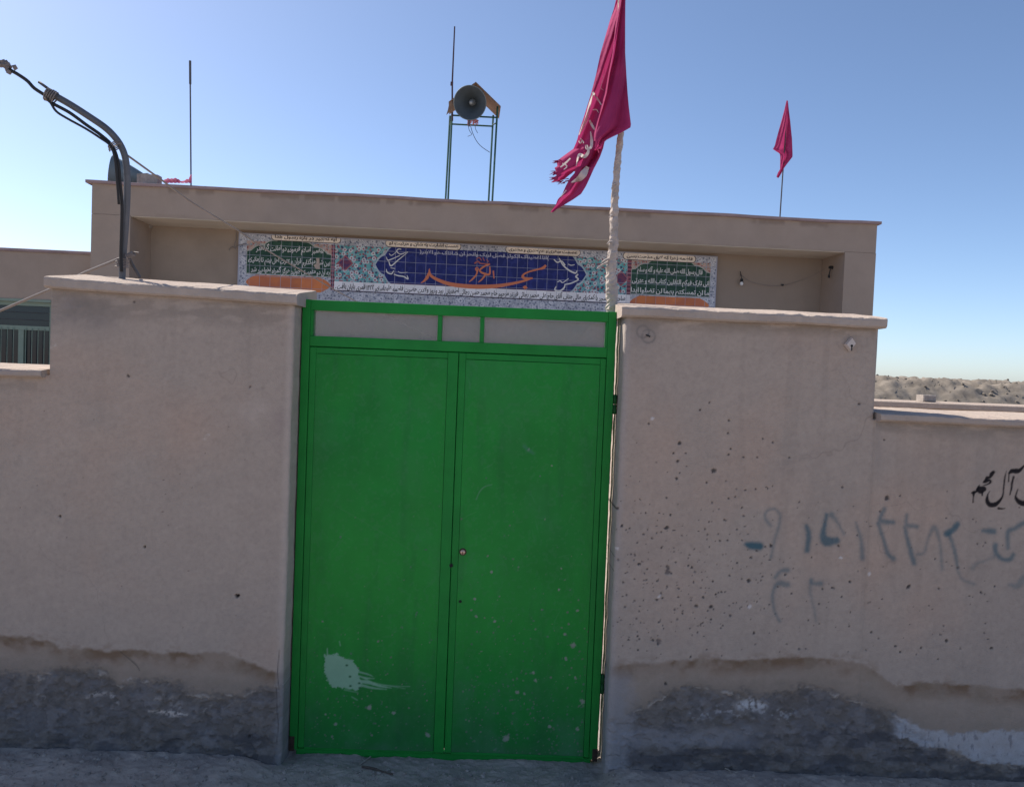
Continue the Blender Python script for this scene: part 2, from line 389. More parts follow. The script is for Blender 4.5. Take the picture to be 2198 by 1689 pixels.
# ---- left wall
WL = empty('courtyard_wall', (-1.5, 0, 0)); WLo = np.array([-1.5, 0, 0])
tag(WL, 'pinkish plastered wall left of the green gate, stepping down at its left end', 'wall', 'street walls beside the gate')
GL, GR = -.722, .740                                  # gate opening in the wall
PLX, PRX = -1.790, 1.874                              # outer ends of the tall parts
X, Z = wall_grid(-7.0, GL, -2.14, GL, 2.10)
px, py = project(np.stack([X, np.full(X.shape, -.12), Z], -1))
C = paint_base(X, Z); D = np.zeros(X.shape)
tide = [(-400, 1360), (0, 1365), (60, 1365), (100, 1375), (130, 1391), (211, 1394), (257, 1397), (302, 1394), (332, 1400), (483, 1401), (513, 1412), (545, 1425), (575, 1440), (640, 1450)]
dark = [(-400, 1445), (0, 1445), (90, 1451), (148, 1436), (199, 1436), (257, 1472), (302, 1469), (347, 1472), (386, 1475), (429, 1493), (513, 1496), (553, 1478), (640, 1473)]
C, D, DK = damp(C, D, px, py, X, Z, tide, dark, 101)
sm = fbm(px/30, py/25, 77)
C = blend(C, np.exp(-(((px-170)/80)**2+((py-668)/38)**2))*sm*1.2, (.20, .18, .175))
C = blend(C, np.exp(-(((px-600)/22)**2+((py-905)/45)**2))*sm*.9, (.34, .27, .245))
C = blend(C, np.exp(-(((px-548)/30)**2+((py-882)/26)**2))*sm*.8, (.58, .48, .42))
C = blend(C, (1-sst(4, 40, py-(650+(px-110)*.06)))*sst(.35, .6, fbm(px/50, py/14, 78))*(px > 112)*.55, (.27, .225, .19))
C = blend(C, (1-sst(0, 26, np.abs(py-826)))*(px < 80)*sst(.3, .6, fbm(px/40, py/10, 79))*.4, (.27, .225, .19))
rim = 1-sst(6, 22, (GL-X)*470); C = blend(C, rim*(1-DK)*.5, (.55, .46, .40)); C = blend(C, rim*sst(1380, 1480, py)*.5, (.30, .29, .29))
for pts, w, op in (([(185, 1498), (200, 1492), (225, 1490), (240, 1496), (252, 1511)], [2, 5, 4, 5, 2], .8), ([(318, 1527), (345, 1529), (372, 1533), (400, 1534)], [1, 4, 7, 2], .9),
                   ([(368, 1500), (375, 1515), (372, 1528)], [6, 14, 8], .38), ([(430, 1536), (440, 1524), (452, 1514)], [1.5, 2.5, 1.5], .6), ([(80, 1490), (93, 1498)], [2, 3], .5),
                   ([(262, 1462), (280, 1457), (296, 1456)], [1, 4, 1], .6), ([(332, 1500), (342, 1501)], [4, 5], .55), ([(440, 942), (448, 934)], [2.2, 2.6], .9),
                   ([(110, 745), (118, 741)], [2, 3], .9)):
    C = stroke(C, px, py, pts, w, (.46, .42, .40) if op != .9 else (.6, .53, .48), 4, op, 15)
for pts in ([(592, 1470), (594, 1530), (596, 1560), (592, 1600)], [(600, 1395), (596, 1440), (598, 1480)], [(258, 1398), (290, 1425), (300, 1440)]):
    C = stroke(C, px, py, pts, [.7, 1.1, .7], (.06, .055, .055), 1.2, .75, 16)
C, D = chips(C, D, px, py, [(509, 1279, 6, .012, (.012, .01, .01)), (128, 1108, 4, .006, (.09, .07, .06)), (310, 1173, 3, .006, (.07, .06, .05)), (275, 807, 4, .006, (.12, .1, .09)), (537, 830, 3, .004, (.18, .14, .12)),
                          (288, 648, 3, .004, (.15, .12, .1)), (533, 1582, 4, .006, (.05, .05, .05))]+
             [(random.uniform(10, 600), random.uniform(820, 1350), random.uniform(.9, 1.8), .003, (.2, .16, .14)) for _ in range(26)], 9)
topL = lambda x: np.where(x > PLX, 2.112-.027*(x+1.79), 1.712)
Y = finish_front(X, Z, D, topL, (GL,), (-1,))
xc = (X[:-1, :-1]+X[1:, 1:])/2; zc = (Z[:-1, :-1]+Z[1:, 1:])/2
wob = .004*(fbm(X*0+3, Z*14, 71)-.5)*np.exp((X-GL)/.02)
def returned(P, C, keep, left):
    """carry the plaster skin round the arris into the gate jamb"""
    ys = np.array([.012, .03, .05, .08, .11, .15, .20, .25, .285]); e = P[:, -1:] if left else P[:, :1]; ce = C[:, -1:] if left else C[:, :1]
    s = np.repeat(e, len(ys), 1).copy(); s[..., 1] += ys; s[..., 0] += (fbm(s[..., 1]*25, s[..., 2]*16, 90)-.5)*.006*(1 if left else 1); c = np.repeat(ce, len(ys), 1)*(1+.25*(fbm(s[..., 1]*30, s[..., 2]*30, 92)-.5))[..., None]
    s[:, -1, 0] += -.012 if left else .012
    k = np.repeat((keep[:, -1:] if left else keep[:, :1]), len(ys), 1)
    if left: return np.concatenate([P, s], 1), np.concatenate([C, c], 1), np.concatenate([keep, k], 1)
    return np.concatenate([s[:, ::-1], P], 1), np.concatenate([c[:, ::-1], C], 1), np.concatenate([k, keep], 1)
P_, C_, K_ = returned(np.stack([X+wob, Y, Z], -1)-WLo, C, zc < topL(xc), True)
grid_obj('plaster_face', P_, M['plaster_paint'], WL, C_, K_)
b = MB().box((-7.0, -.085, -.1), (PLX+.003, .18, 1.706)).box((PLX+.003, -.085, -.1), (GL-.006, .178, 2.085))
b.v = [tuple(np.array(p)-WLo) for p in b.v]; b.obj('wall_body', M['plaster'], WL)

# ---- copings
def coping(parent, org, x0, x1, zb, zf, zk, yf=-.158, yb=.205, fall=0.0, seed=1, endl=True, endr=True, step=.012):
    """plaster coping: flat front, worn rounded lip, top sloping up to the back; fall = drop per metre to the right"""
    xs = np.arange(x0, x1+step*.5, step); n = len(xs)
    prof = [(yf+.055, zb-.001), (yf+.010, zb), (yf, zb+.008), (yf, zf-.010), (yf+.003, zf-.003), (yf+.008, zf), (yf+.05, zf+(zk-zf)*.16), (yf+.12, zf+(zk-zf)*.36), (yb-.1, zf+(zk-zf)*.75), (yb-.02, zk), (yb, zk-.012), (yb, zb)]
    rows = []
    for j, (y, z) in enumerate(prof):
        lip = 1.0 if 2 < j < 8 else .3
        yy = y+.004*(fbm(xs*4, xs*0+j*.4, seed)-.5)*2+.006*lip*(fbm(xs*22, xs*0+j*.8, seed+4)-.5)
        zz = z-fall*(xs-x0)+.010*(fbm(xs*2.2, xs*0, seed+8)-.5)+.008*lip*(fbm(xs*30, xs*0+j*.5, seed+9)-.5)-(.009*np.maximum(fbm(xs*11, xs*0+j*.2, seed+12)-.6, 0)/.4 if 3 < j < 7 else 0)
        xx = xs.copy()
        er = .014*(0 if 2 < j < 9 else 1)
        xx[0] += .008 if endl else 0; xx[-1] -= .008 if endr else 0
        rows.append(np.stack([xx, yy, zz], -1))
    P = np.array(rows)
    mb = MB(); mb.sheet([[tuple(q-org) for q in r] for r in P])
    k = len(prof)
    if endl: mb.f.append(tuple(j*n for j in range(k)))
    if endr: mb.f.append(tuple(j*n+n-1 for j in range(k-1, -1, -1)))
    return mb.obj('coping', M['coping'], parent, smooth=False)
coping(WL, WLo, -1.812, GL+.028, 2.094, 2.141, 2.188, fall=.027, seed=3)
coping(WL, WLo, -7.0, PLX-.004, 1.700, 1.733, 1.752, seed=13, step=.02)

# ---- right wall
WR = empty('courtyard_wall', (1.6, 0, 0)); WRo = np.array([1.6, 0, 0])
tag(WR, 'chipped plastered wall right of the green gate with blue spray writing and black lettering', 'wall', 'street walls beside the gate')
X, Z = wall_grid(GR, 8.0, GR, 2.66, 2.10)
px, py = project(np.stack([X, np.full(X.shape, -.12), Z], -1))
C = paint_base(X+9, Z+4); D = np.zeros(X.shape)
tide = [(1290, 1440), (1348, 1428), (1422, 1421), (1506, 1415), (1599, 1417), (1739, 1410), (1832, 1419), (1879, 1438), (1916, 1470), (1925, 1475), (1972, 1466), (2065, 1466), (2149, 1480), (2700, 1480)]
dark = [(1290, 1545), (1340, 1540), (1390, 1515), (1440, 1484), (1478, 1475), (1553, 1489), (1646, 1489), (1730, 1475), (1785, 1494), (1855, 1512), (1925, 1536), (1995, 1600), (2042, 1625), (2100, 1640), (2700, 1640)]
C, D, DK = damp(C, D, px, py, X, Z, tide, dark, 205)
top_e = interp(px, [(1915, 1530), (1972, 1550), (2018, 1568), (2198, 1564), (2700, 1560)])+(fbm(px/22, py/16, 300)-.5)*26
bot_e = interp(px, [(1915, 1575), (1990, 1605), (2065, 1615), (2088, 1638), (2167, 1638), (2198, 1647), (2700, 1640)])+(fbm(px/16, py/14, 301)-.5)*22
ef = sst(0, 9, py-top_e)*(1-sst(-5, 3, py-bot_e))*sst(1905, 1935, px+(fbm(px/20, py/12, 302)-.5)*30)
C = blend(C, ef*(.55+.5*(fbm(px/12, py/12, 303)-.35)), (.50, .50, .53)); D = D-ef*.003
C = blend(C, ef*sst(.6, .72, fbm(px/7, py/18, 309))*.7, (.2, .19, .2))
C = blend(C, (1-sst(-6, 12, segdist(px, py, [(1590, 1515), (1612, 1512), (1640, 1517)], [4, 11, 4])))*sst(.3, .6, fbm(px/7, py/7, 304))*.9, (.58, .57, .58))
C = blend(C, (1-sst(-6, 14, segdist(px, py, [(1490, 1535), (1540, 1525), (1700, 1535)], [5, 8, 8])))*sst(.56, .66, fbm(px/10, py/8, 305))*.6, (.42, .41, .42))
strip = (1-sst(45, 85, px-1290+(fbm(px/25, py/25, 306)-.5)*40))*sst(1425, 1470, py)
C = blend(C, strip*.8, (.30, .285, .29))
C = blend(C, sst(1550, 1575, py+(fbm(px/40, py/14, 307)-.5)*40)*(1-sst(1595, 1612, py+(fbm(px/30, py/20, 310)-.5)*30))*(1-sst(1560, 1700, px))*.55, (.31, .295, .305))
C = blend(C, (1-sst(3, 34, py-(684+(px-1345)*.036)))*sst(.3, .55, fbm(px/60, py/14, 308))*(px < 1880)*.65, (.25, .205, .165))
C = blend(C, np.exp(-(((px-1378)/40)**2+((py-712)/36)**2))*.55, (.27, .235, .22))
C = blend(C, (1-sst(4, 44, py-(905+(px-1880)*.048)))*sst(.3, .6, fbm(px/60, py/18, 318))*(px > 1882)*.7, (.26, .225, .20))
seam = np.exp(-((px-(1886+.0*py))/10)**2)*sst(905, 930, py)*(1-sst(985, 1040, py)); C = blend(C, seam*.35, (.3, .26, .235))
rim = 1-sst(4, 20, (X-GR)*470); C = blend(C, rim*.45, (.42, .37, .35))
for cx_, cy_, r_ in ((1392, 722, 14), (1380, 712, 13)):
    ring = np.exp(-((np.hypot(px-cx_, py-cy_)-r_)/2.2)**2); C = blend(C, ring*sst(.3, .5, fbm(px/6, py/6, 311))*.75, (.21, .185, .17))
# spray writing
BL = (.040, .115, .150); Q = lambda zx, zy: (1540+zx*.301, 960+zy*.301)
SP = [([(205, 690), (240, 700), (300, 705)], [3, 7, 7], .8), ([(380, 560), (340, 500), (360, 450), (410, 440), (445, 480), (440, 560), (410, 660), (380, 790)], [2.2]*8, .38),
      ([(635, 560), (652, 620), (640, 735)], [3, 4.5, 4.5], .6), ([(780, 480), (765, 560), (755, 630), (780, 670), (850, 665)], [2.5, 3.5, 6, 9, 6], .62), ([(815, 480), (860, 540), (905, 620)], [4.5, 2, 1.2], .4),
      ([(990, 540), (1025, 660), (1035, 790)], [1.5, 3, 4.5], .42), ([(1195, 440), (1165, 510), (1190, 530), (1255, 535)], [3, 4, 4.5, 4], .5), ([(1150, 545), (1190, 660), (1220, 760), (1260, 795)], [3, 3, 4, 4], .5),
      ([(1355, 480), (1355, 550), (1425, 565)], [2.5, 3.5, 4], .45), ([(1340, 575), (1365, 680), (1405, 825)], [3, 3.5, 4.5], .52), ([(1430, 765), (1480, 750), (1510, 640), (1550, 575), (1590, 680), (1605, 870)], [1.8, 2.2, 2.2, 5, 2, 2], .36),
      ([(1640, 615), (1680, 590), (1715, 550)], [6, 5, 5], .65), ([(1655, 625), (1690, 720), (1715, 860)], [3, 3, 2.5], .48), ([(1715, 880), (1750, 940), (1830, 975)], [2, 3, 2.5], .28),
      ([(1900, 595), (1970, 600)], [3, 5.5], .55), ([(2186, 540), (2120, 580), (2075, 605), (2075, 720)], [4.5, 4, 4, 3], .5), ([(1985, 700), (1990, 750), (2030, 795), (2090, 800), (2115, 765)], [4.5, 4, 3.5, 4, 3], .55),
      ([(1975, 780), (1910, 810), (1850, 830), (1820, 865)], [2.5, 2, 3, 4], .25), ([(2090, 980), (2140, 990), (2186, 940)], [3, 5, 7], .3),
      ([(500, 875), (450, 885), (415, 930)], [4.5, 3, 3], .42), ([(500, 980), (440, 970), (405, 1010), (395, 1080), (410, 1170), (445, 1240)], [5, 5, 3, 2.5, 2.2, 2], .42), ([(670, 945), (680, 970), (740, 970)], [3.5, 3, 4], .42), ([(668, 960), (665, 1050), (690, 1150), (705, 1240)], [2.6, 2.6, 1.6, 1.2], .3)]
for pts, ws, op in SP:
    C = stroke(C, px, py, [Q(*p) for p in pts], [w*1.2 for w in ws], BL, 4.6, min(.9, op*1.2), 400)
    C = stroke(C, px, py, [Q(*p) for p in pts], [w+4 for w in ws], BL, 9, op*.14, 401)
# black lettering
BK = (.012, .010, .013); Q2 = lambda zx, zy: (2040+zx*.09524, 960+zy*.09524)
for pts, ws in (([(985, 560), (940, 610), (900, 680), (840, 690), (800, 740)], [3.4, 4.6, 2.4, 3.6, 2]), ([(745, 800), (800, 770), (900, 745), (915, 790), (850, 835), (760, 865)], [.8, 4, 2.2, 2.4, 1.6, 1.2]),
                ([(665, 850), (640, 920), (620, 975)], [.8, 3, 2.8]), ([(620, 950), (690, 960), (770, 940)], [3, 8.2, 5.5]), ([(735, 1000), (730, 1085)], [2.2, 1.6]), ([(600, 1000), (550, 1010), (500, 1030)], [2, 3, 2]), ([(535, 1040), (530, 1120), (522, 1240)], [3.4, 1.2, 1.4]),
                ([(1272, 540), (1240, 700), (1215, 900), (1195, 1080), (1130, 1200), (1020, 1290), (900, 1290), (840, 1200), (850, 1080)], [.7, 1.7, 1.7, 1.7, 3, 5, 5.2, 4.2, 1.6]), ([(850, 1070), (905, 980)], [1.4, .5]),
                ([(1100, 1375), (1170, 1385), (1235, 1380)], [2.6, 1.6, 1.2]), ([(1440, 670), (1405, 800), (1395, 900), (1355, 1070)], [2.2, 2.2, 2.2, 1.3]), ([(1325, 590), (1400, 540), (1500, 535), (1580, 520), (1700, 400)], [1.4, 4.6, 5.6, 4, 1.5]),
                ([(1335, 600), (1325, 770)], [1.2, 1.4]), ([(1530, 955), (1490, 1080), (1500, 1160), (1580, 1240), (1700, 1260), (1900, 1150), (1930, 800)], [1.2, 1.6, 3.4, 5.6, 6, 4, 2]), ([(1560, 1355), (1575, 1358)], [1.2, 1.2])):
    C = stroke(C, px, py, [Q2(*p) for p in pts], ws, BK, 1.3, .97, 410)
# pock marks
Z4 = lambda a, b, r=2.6, d=.005, c=(.10, .088, .082): (1100+a*.5023, 845+b*.5023, r, d, c)
lst = [Z4(*p) for p in ((842, 37, 3), (800, 70), (925, 114, 3.5), (582, 127, 3), (922, 168, 3.4), (713, 211, 5), (688, 255), (740, 254, 2), (706, 288, 3.6), (933, 236), (923, 260, 3.2), (986, 272), (1045, 271), (1113, 207), (743, 310, 2), (860, 328, 6), (714, 338), (700, 361, 3.6), (830, 379), (996, 411, 3.2), (1040, 408), (1085, 398, 2),
                        (952, 440), (925, 447), (1603, 447, 6.5), (1659, 436), (1591, 197, 2.6), (1483, 45), (660, 573, 5.5), (676, 517, 3), (628, 509, 2), (545, 452, 2), (570, 509), (467, 566, 3.4), (450, 490, 3.6), (1010, 798, 5), (767, 742, 3.4), (752, 735), (1020, 700, 3.4), (618, 880, 3.5), (787, 908, 4.5), (850, 911, 5), (1695, 825, 6), (1395, 650, 3), (1443, 803, 3.2),
                        (1445, 932, 2.6), (1954, 864), (1749, 1087, 3.2), (1858, 1057, 4), (2050, 1088, 3.6), (1173, 1070, 3), (1033, 1023, 3), (540, 728, 3.4), (484, 768), (1537, 1020, 2.8), (655, 1240, 4), (905, 540, 3), (840, 548), (795, 587), (596, 618), (638, 658), (880, 600), (920, 626, 3), (888, 628), (1105, 650, 4), (1100, 710), (728, 940), (710, 870), (895, 848), (870, 857), (815, 980), (850, 965), (1265, 968), (1280, 700), (1325, 835), (1820, 1135), (2035, 1050), (1660, 1105), (1825, 833))]
lst += [(1100+665*.5023, 845+753*.5023-5, 6, .006, (.2, .165, .15)), (1100+664*.5023, 845+753*.5023+5, 6.5, .006, (.2, .165, .15)), (1100+625*.5023, 845+1060*.5023, 7, .005, (.22, .18, .165))]
for _ in range(470):
    x_ = 1310+abs(random.gauss(0, 1))*230 if random.random() < .72 else random.uniform(1320, 2190); y_ = random.gauss(1250, 120)
    if 900 < y_ < 1420: lst.append((x_, y_, random.choice((1.1, 1.3, 1.6, 1.6, 2.0, 2.4, 2.9)), .004, random.choice(((.11, .10, .095), (.14, .125, .118), (.18, .158, .148)))))
for x_, y_ in ((1395, 901), (1410, 1283), (1605, 1305), (1862, 1235), (1800, 1200), (1320, 1180)): lst.append((x_+5, y_-3, 4.5, -.001, (.62, .56, .53)))
C, D = chips(C, D, px, py, lst, 19)
topR = lambda x: np.where(x < PRX, 2.085, 1.662)
Y = np.where(X < PRX, finish_front(X, Z, D, topR, (GR,), (1,)), finish_front(X, Z, D, topR, (GR,), (1,))+.004)
Y = Y+.012*np.exp(-np.abs(X-PRX)/.006)*(Z > 1.66)*(X < PRX)
xc = (X[:-1, :-1]+X[1:, 1:])/2; zc = (Z[:-1, :-1]+Z[1:, 1:])/2
wob = .005*(fbm(X*0+8, Z*14, 72)-.5)*np.exp((GR-X)/.02)
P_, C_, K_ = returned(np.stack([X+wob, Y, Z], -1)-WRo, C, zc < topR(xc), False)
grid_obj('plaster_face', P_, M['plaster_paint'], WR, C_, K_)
b = MB().box((GR+.006, -.085, -.1), (PRX-.003, .178, 2.07)).box((PRX-.003, -.085, -.1), (8.0, .18, 1.655))
b.v = [tuple(np.array(p)-WRo) for p in b.v]; b.obj('wall_body', M['plaster'], WR)
coping(WR, WRo, GR-.030, PRX+.024, 2.070, 2.113, 2.155, fall=.002, seed=23)
coping(WR, WRo, PRX+.003, 8.0, 1.655, 1.688, 1.706, yb=.24, seed=33, step=.02)

# ------------------------------------------------------------------ green gate
GA = empty('metal_gate', (0, 0, 0))
tag(GA, 'green painted double steel gate with three small panes along its top', 'gate')
HW = .7185; GH = 2.1
gX = lambda px_, py_: at(px_, py_, 0)[0]
gZ = lambda px_, py_: at(px_, py_, 0)[2]
panes = []
for (x0, y0, x1, y1, x2, y2, x3, y3) in ((673, 664, 940, 677, 938.5, 732, 671, 718), (949.5, 678, 1032, 681, 1028, 736, 947, 732), (1041, 681, 1301.6, 693, 1299.5, 748, 1037, 735.7)):
    panes.append(((gX(x0, y0)+gX(x3, y3))/2, (gX(x1, y1)+gX(x2, y2))/2))
zp1 = np.mean([gZ(673, 664), gZ(940, 677), gZ(1301.6, 693)]); zp0 = np.mean([gZ(671, 718), gZ(938.5, 732), gZ(1299.5, 748)])
zl = np.mean([gZ(710, 745), gZ(1000, 758)])           # top of the leaves
fr = MB()
XS = .060; LB = .022                                  # stile width, foot
FY = -.0005
fr.bbox((-HW, FY, .012), (-HW+XS*.62, .05, GH)).bbox((HW-XS*.62, FY, .012), (HW, .05, GH))
fr.bbox((-HW+XS*.62+.0006, FY, zp1), (HW-XS*.62-.0006, .05, GH-.001))
fr.bbox((-HW+XS*.62+.0006, FY, zl+.003), (HW-XS*.62-.0006, .05, zp0))
xa = panes[0][0]; fr.bbox((-HW+XS*.62+.0006, FY+.001, zp0+.0006), (xa, .049, zp1-.0006))
fr.bbox((panes[2][1], FY+.001, zp0+.0006), (HW-XS*.62-.0006, .049, zp1-.0006))
fr.obj('frame', M['green'], GA)
for k in (0, 1):
    MB().bbox((panes[k][1], FY+.002, zp0+.0006), (panes[k+1][0], .045, zp1-.0006), .002).obj('mullion', M['green'], GA)
for a, c in panes:
    MB().box((a+.0006, .026, zp0+.0006), (c-.0006, .030, zp1-.0006)).obj('window_pane', M['dusty_glass'], GA)
MB().box((-HW+.03, .0505, .02), (-HW+.07, .058, zl+.02)).box((HW-.07, .0505, .02), (HW-.03, .058, zl+.02)).box((-HW+.0705, .0505, zl-.02), (HW-.0705, .058, zl+.02)).obj('door_stop', M['green'], GA)
GREEN = np.array((.012, .245, .034))
cxs = [gX(949, 1100), gX(972, 1100), gX(988, 1100)]   # joints by the middle
def leaf(x0, x1, pa, pb, side):
    L = (MB().box((x0+.002, .028, LB+.004), (x1-.002, .036, zl-.002)) if side > 0 else MB().box((x0+.002, .028, LB+.004), (x1-.002, .036, zl-.002)).box((x1-.03, .0365, LB+.004), (x1+.03, .042, zl-.002))).obj('door_leaf', M['dark'], GA)
    if side < 0: tag(L, 'left leaf with a large pale scraped patch near the bottom')
    else: tag(L, 'right leaf with lock cylinder and grey mud spots')
    zt = zl-.0012; zpt = zl-.030; zpb = LB+.012
    MB().bbox((x0, 0, LB), (pa-.0009, .03, zt)).obj('stile', M['green'], L)
    MB().bbox((pb+.0009, 0 if side > 0 else -.004, LB), (x1, .03, zt)).obj('stile', M['green'], L)
    MB().bbox((pa-.0008, .0005, zpt+.0009), (pb+.0004, .03, zt)).obj('rail', M['green'], L)
    xs = np.arange(pa, pb+.001, .0036); zs = np.arange(zpb-.008, zpt+.001, .0036)
    X, Z = np.meshgrid(xs, zs); P = np.stack([X, np.zeros(X.shape), Z], -1); px, py = project(P)
    a = fbm(X*3, Z*2.2, 51); C = np.ones(X.shape+(3,))*GREEN
    C = blend(C, (a-.42)*1.6, (.008, .165, .026)); C = blend(C, (fbm(X*1.2+4, Z*1.2, 52)-.5)*1.9, (.020, .29, .040))
    C = blend(C, sst(.55, .75, fbm(X*18, Z*2.2, 58))*.30, (.012, .15, .034)); C = blend(C, sst(.60, .72, fbm(X*70, Z*70, 59, 2))*.22, (.05, .22, .08))
    lowd = sst(1330, 1640, py); C = blend(C, lowd*(.30+.5*(fbm(X*6, Z*6, 53)-.4)), (.028, .085, .05))
    C = blend(C, sst(1585, 1640, py)*.5*fbm(X*14, Z*5, 54), (.10, .12, .11))
    D = np.zeros(X.shape); ls = []
    rr = random.Random(5+side)
    for _ in range(760):
        y_ = 1640-abs(rr.gauss(0, 190)); x_ = rr.uniform(610, 1300)
        if side > 0 and rr.random() < .5: x_ = rr.uniform(1000, 1290)
        if y_ < 760: continue
        r_ = rr.choice((.9, 1.1, 1.3, 1.5, 1.7, 2.1, 2.7)); ls.append((x_, y_, r_, 0, rr.choice(((.09, .17, .11), (.12, .16, .11), (.06, .16, .08), (.17, .19, .15)))))
    for x_, y_, r_ in ((793, 1518, 6.5), (845, 1529, 5), (945, 1504, 6), (942, 1546, 4), (918, 1577, 6), (720, 1553, 4), (699, 1533, 3), (1086, 1585, 8), (1250, 1505, 7), (1235, 1455, 5), (1230, 1385, 6.5), (1212, 1362, 4), (1215, 1415, 5), (1022, 1322, 4.5), (1055, 1227, 4), (1062, 1333, 3.5), (1110, 1485, 4.5), (1125, 1488, 3.5), (1145, 1443, 3.5), (1150, 1460, 4.5), (1135, 965, 4), (1019, 1285, 4), (1240, 1310, 3.5), (1200, 1265, 3), (1205, 1220, 2.6), (1185, 1000, 2.5), (1170, 1115, 2), (950, 1258, 3.5), (1240, 1565, 6), (1180, 1560, 5)):
        ls.append((x_, y_, r_*.95, -.0005, (.24, .27, .21)))
    C, D = chips(C, D, px, py, ls, 29)
    C = stroke(C, px, py, [(1125, 958), (1135, 966), (1145, 974)], [3, 4, 2], (.05, .21, .11), 3, .6, 30)
    C = stroke(C, px, py, [(1022, 1072), (1030, 1055), (1040, 1045), (1056, 1040)], [.8, 1.2, 1.2, .8], (.12, .27, .16), 1.2, .6, 30)
    C = stroke(C, px, py, [(715, 1082), (800, 1130), (880, 1180)], [.6, .6, .4], (.06, .2, .09), 1, .4, 30)
    C = stroke(C, px, py, [(1200, 700), (1290, 1200), (1262, 1400)], [.5, .5, .5], (.05, .2, .09), 1, .25, 30)
    for _ in range(34):                               # scuffs and scratches
        x_, y_ = rr.uniform(640, 1290), rr.uniform(800, 1600); a_ = rr.uniform(0, 6.3); l_ = rr.uniform(6, 46)
        C = stroke(C, px, py, [(x_, y_), (x_+l_*.5*math.cos(a_)+rr.uniform(-4, 4), y_+l_*.5*math.sin(a_)), (x_+l_*math.cos(a_), y_+l_*math.sin(a_))], [.3, rr.uniform(.4, 1.0), .2], (.07, .26, .11), 1.2, rr.uniform(.2, .5), 31)
    C = blend(C, sst(.56, .75, fbm(X*5, Z*3.4, 63, 5))*(.10+.25*lowd), (.075, .20, .11))       # dust film
    if side < 0:                                      # scraped patch showing the pale undercoat
        z5 = lambda a_, b_: (560+a_*.2077, 1340+b_*.2077)
        outl = [z5(*q) for q in ((658, 315), (700, 312), (745, 312), (785, 300), (810, 330), (850, 345), (900, 362), (948, 372), (970, 420), (1010, 468), (1005, 520), (1040, 590), (1030, 650), (1000, 685), (940, 670), (860, 660), (800, 650), (740, 655), (700, 610), (680, 560), (655, 500), (650, 440), (662, 380))]
        inside = np.zeros(X.shape, bool)
        for i in range(len(outl)):
            (ax, ay), (bx, by) = outl[i], outl[i-1]
            cnd = ((ay > py) != (by > py)) & (px < (bx-ax)*(py-ay)/(by-ay+1e-9)+ax); inside ^= cnd
        d = segdist(px, py, outl+[outl[0]]); sd = np.where(inside, -d, d)+(fbm(px/3.5, py/3.5, 55)-.5)*9
        k = 1-sst(-1.2, 1.2, sd); PALE = (.24, .42, .28)
        C = blend(C, k*.97, PALE)
        for pts, w, op in (([(765, 1441), (790, 1447), (800, 1452)], [2, 1.3, .6], .8), ([(768, 1450), (785, 1455), (803, 1456)], [1.6, 2, .6], .8), ([(765, 1462), (790, 1464), (815, 1472), (840, 1476)], [4, 3.4, 2, .7], .85), ([(775, 1470), (800, 1476), (830, 1479)], [3, 2, .7], .75),
                           ([(780, 1455), (806, 1466), (845, 1472), (880, 1473)], [1, 1.2, .8, .4], .6), ([(702, 1392), (702, 1405)], [1, 1.2], .8), ([(728, 1377), (730, 1386)], [.9, 1], .7), ([(755, 1495), (767, 1502)], [1, 1], .6), ([(740, 1480), (768, 1486)], [2, 1], .4), ([(800, 1470), (830, 1471), (870, 1478)], [.7, .9, .4], .5)):
            C = stroke(C, px, py, pts, w, PALE, 1.5, op, 56)
        for x_, y_ in ((744, 1428), (751, 1452), (771, 1466), (752, 1472), (772, 1476)):
            C = blend(C, (1-sst(1, 3.4, np.hypot((px-x_)/1.3, py-y_)))*.95, (.012, .10, .04))
    dent = sum(a_*np.exp(-(((X-x_)/r_)**2+((Z-z_)/(r_*1.5))**2)) for a_, x_, z_, r_ in [(rr.uniform(-.004, .006), rr.uniform(pa, pb), rr.uniform(.2, 1.8), rr.uniform(.05, .16)) for _ in range(16)])
    wv = .004*np.sin((Z+.12*np.sin(X*6))*5.2+side)*sst(0, .08, X-pa)*sst(0, .08, pb-X)
    P[..., 1] = .0016+D+.005*(fbm(X*2.2, Z*1.6, 57)-.5)+(dent+wv)*sst(0, .05, np.minimum(X-pa, pb-X))
    grid_obj('panel', P, M['green_paint'], L, C)
    MB().bbox((pa-.001, .003, LB-.008), (pb+.001, .03, zpb-.009)).obj('rail', M['green'], L)
    return L
Lf = leaf(-HW+XS*.62+.0025, cxs[1]-.001, -HW+XS*1.15, cxs[0], -1)
Rf = leaf(cxs[1]+.0015, HW-XS*.62-.0025, cxs[2], gX(1283, 783)+.012, 1)
# lock, worn spots, hinges, rusty feet
p = at(993.5, 1184, 0)
lk = MB().lathe([(.0, -.012), (.0105, -.012), (.0118, -.010), (.0118, .004)], (p[0], 0, p[2]), (0, 1, 0), 20).obj('lock_cylinder', M['brass'], Rf, True)
MB().box((p[0]-.0012, -.0132, p[2]-.009), (p[0]+.0012, -.0118, p[2]+.002)).obj('keyway', M['dark'], Rf)
MB().lathe([(.0122, -.002), (.0165, -.0022), (.0170, .004)], (p[0], 0, p[2]), (0, 1, 0), 20).obj('lock_ring', M['rust'], Rf, True)
for (x_, y_, s_) in ((968, 1213, 1.0), (988, 1290, .7)):
    p = at(x_, y_, 0); mb = MB()
    mb.lathe([(.0, -.0052), (.004*s_, -.005), (.008*s_, -.0042), (.010*s_, -.003)], (p[0], 0, p[2]), (0, 1, 0), 9).obj('worn_bolt_hole', M['dark'], Rf)
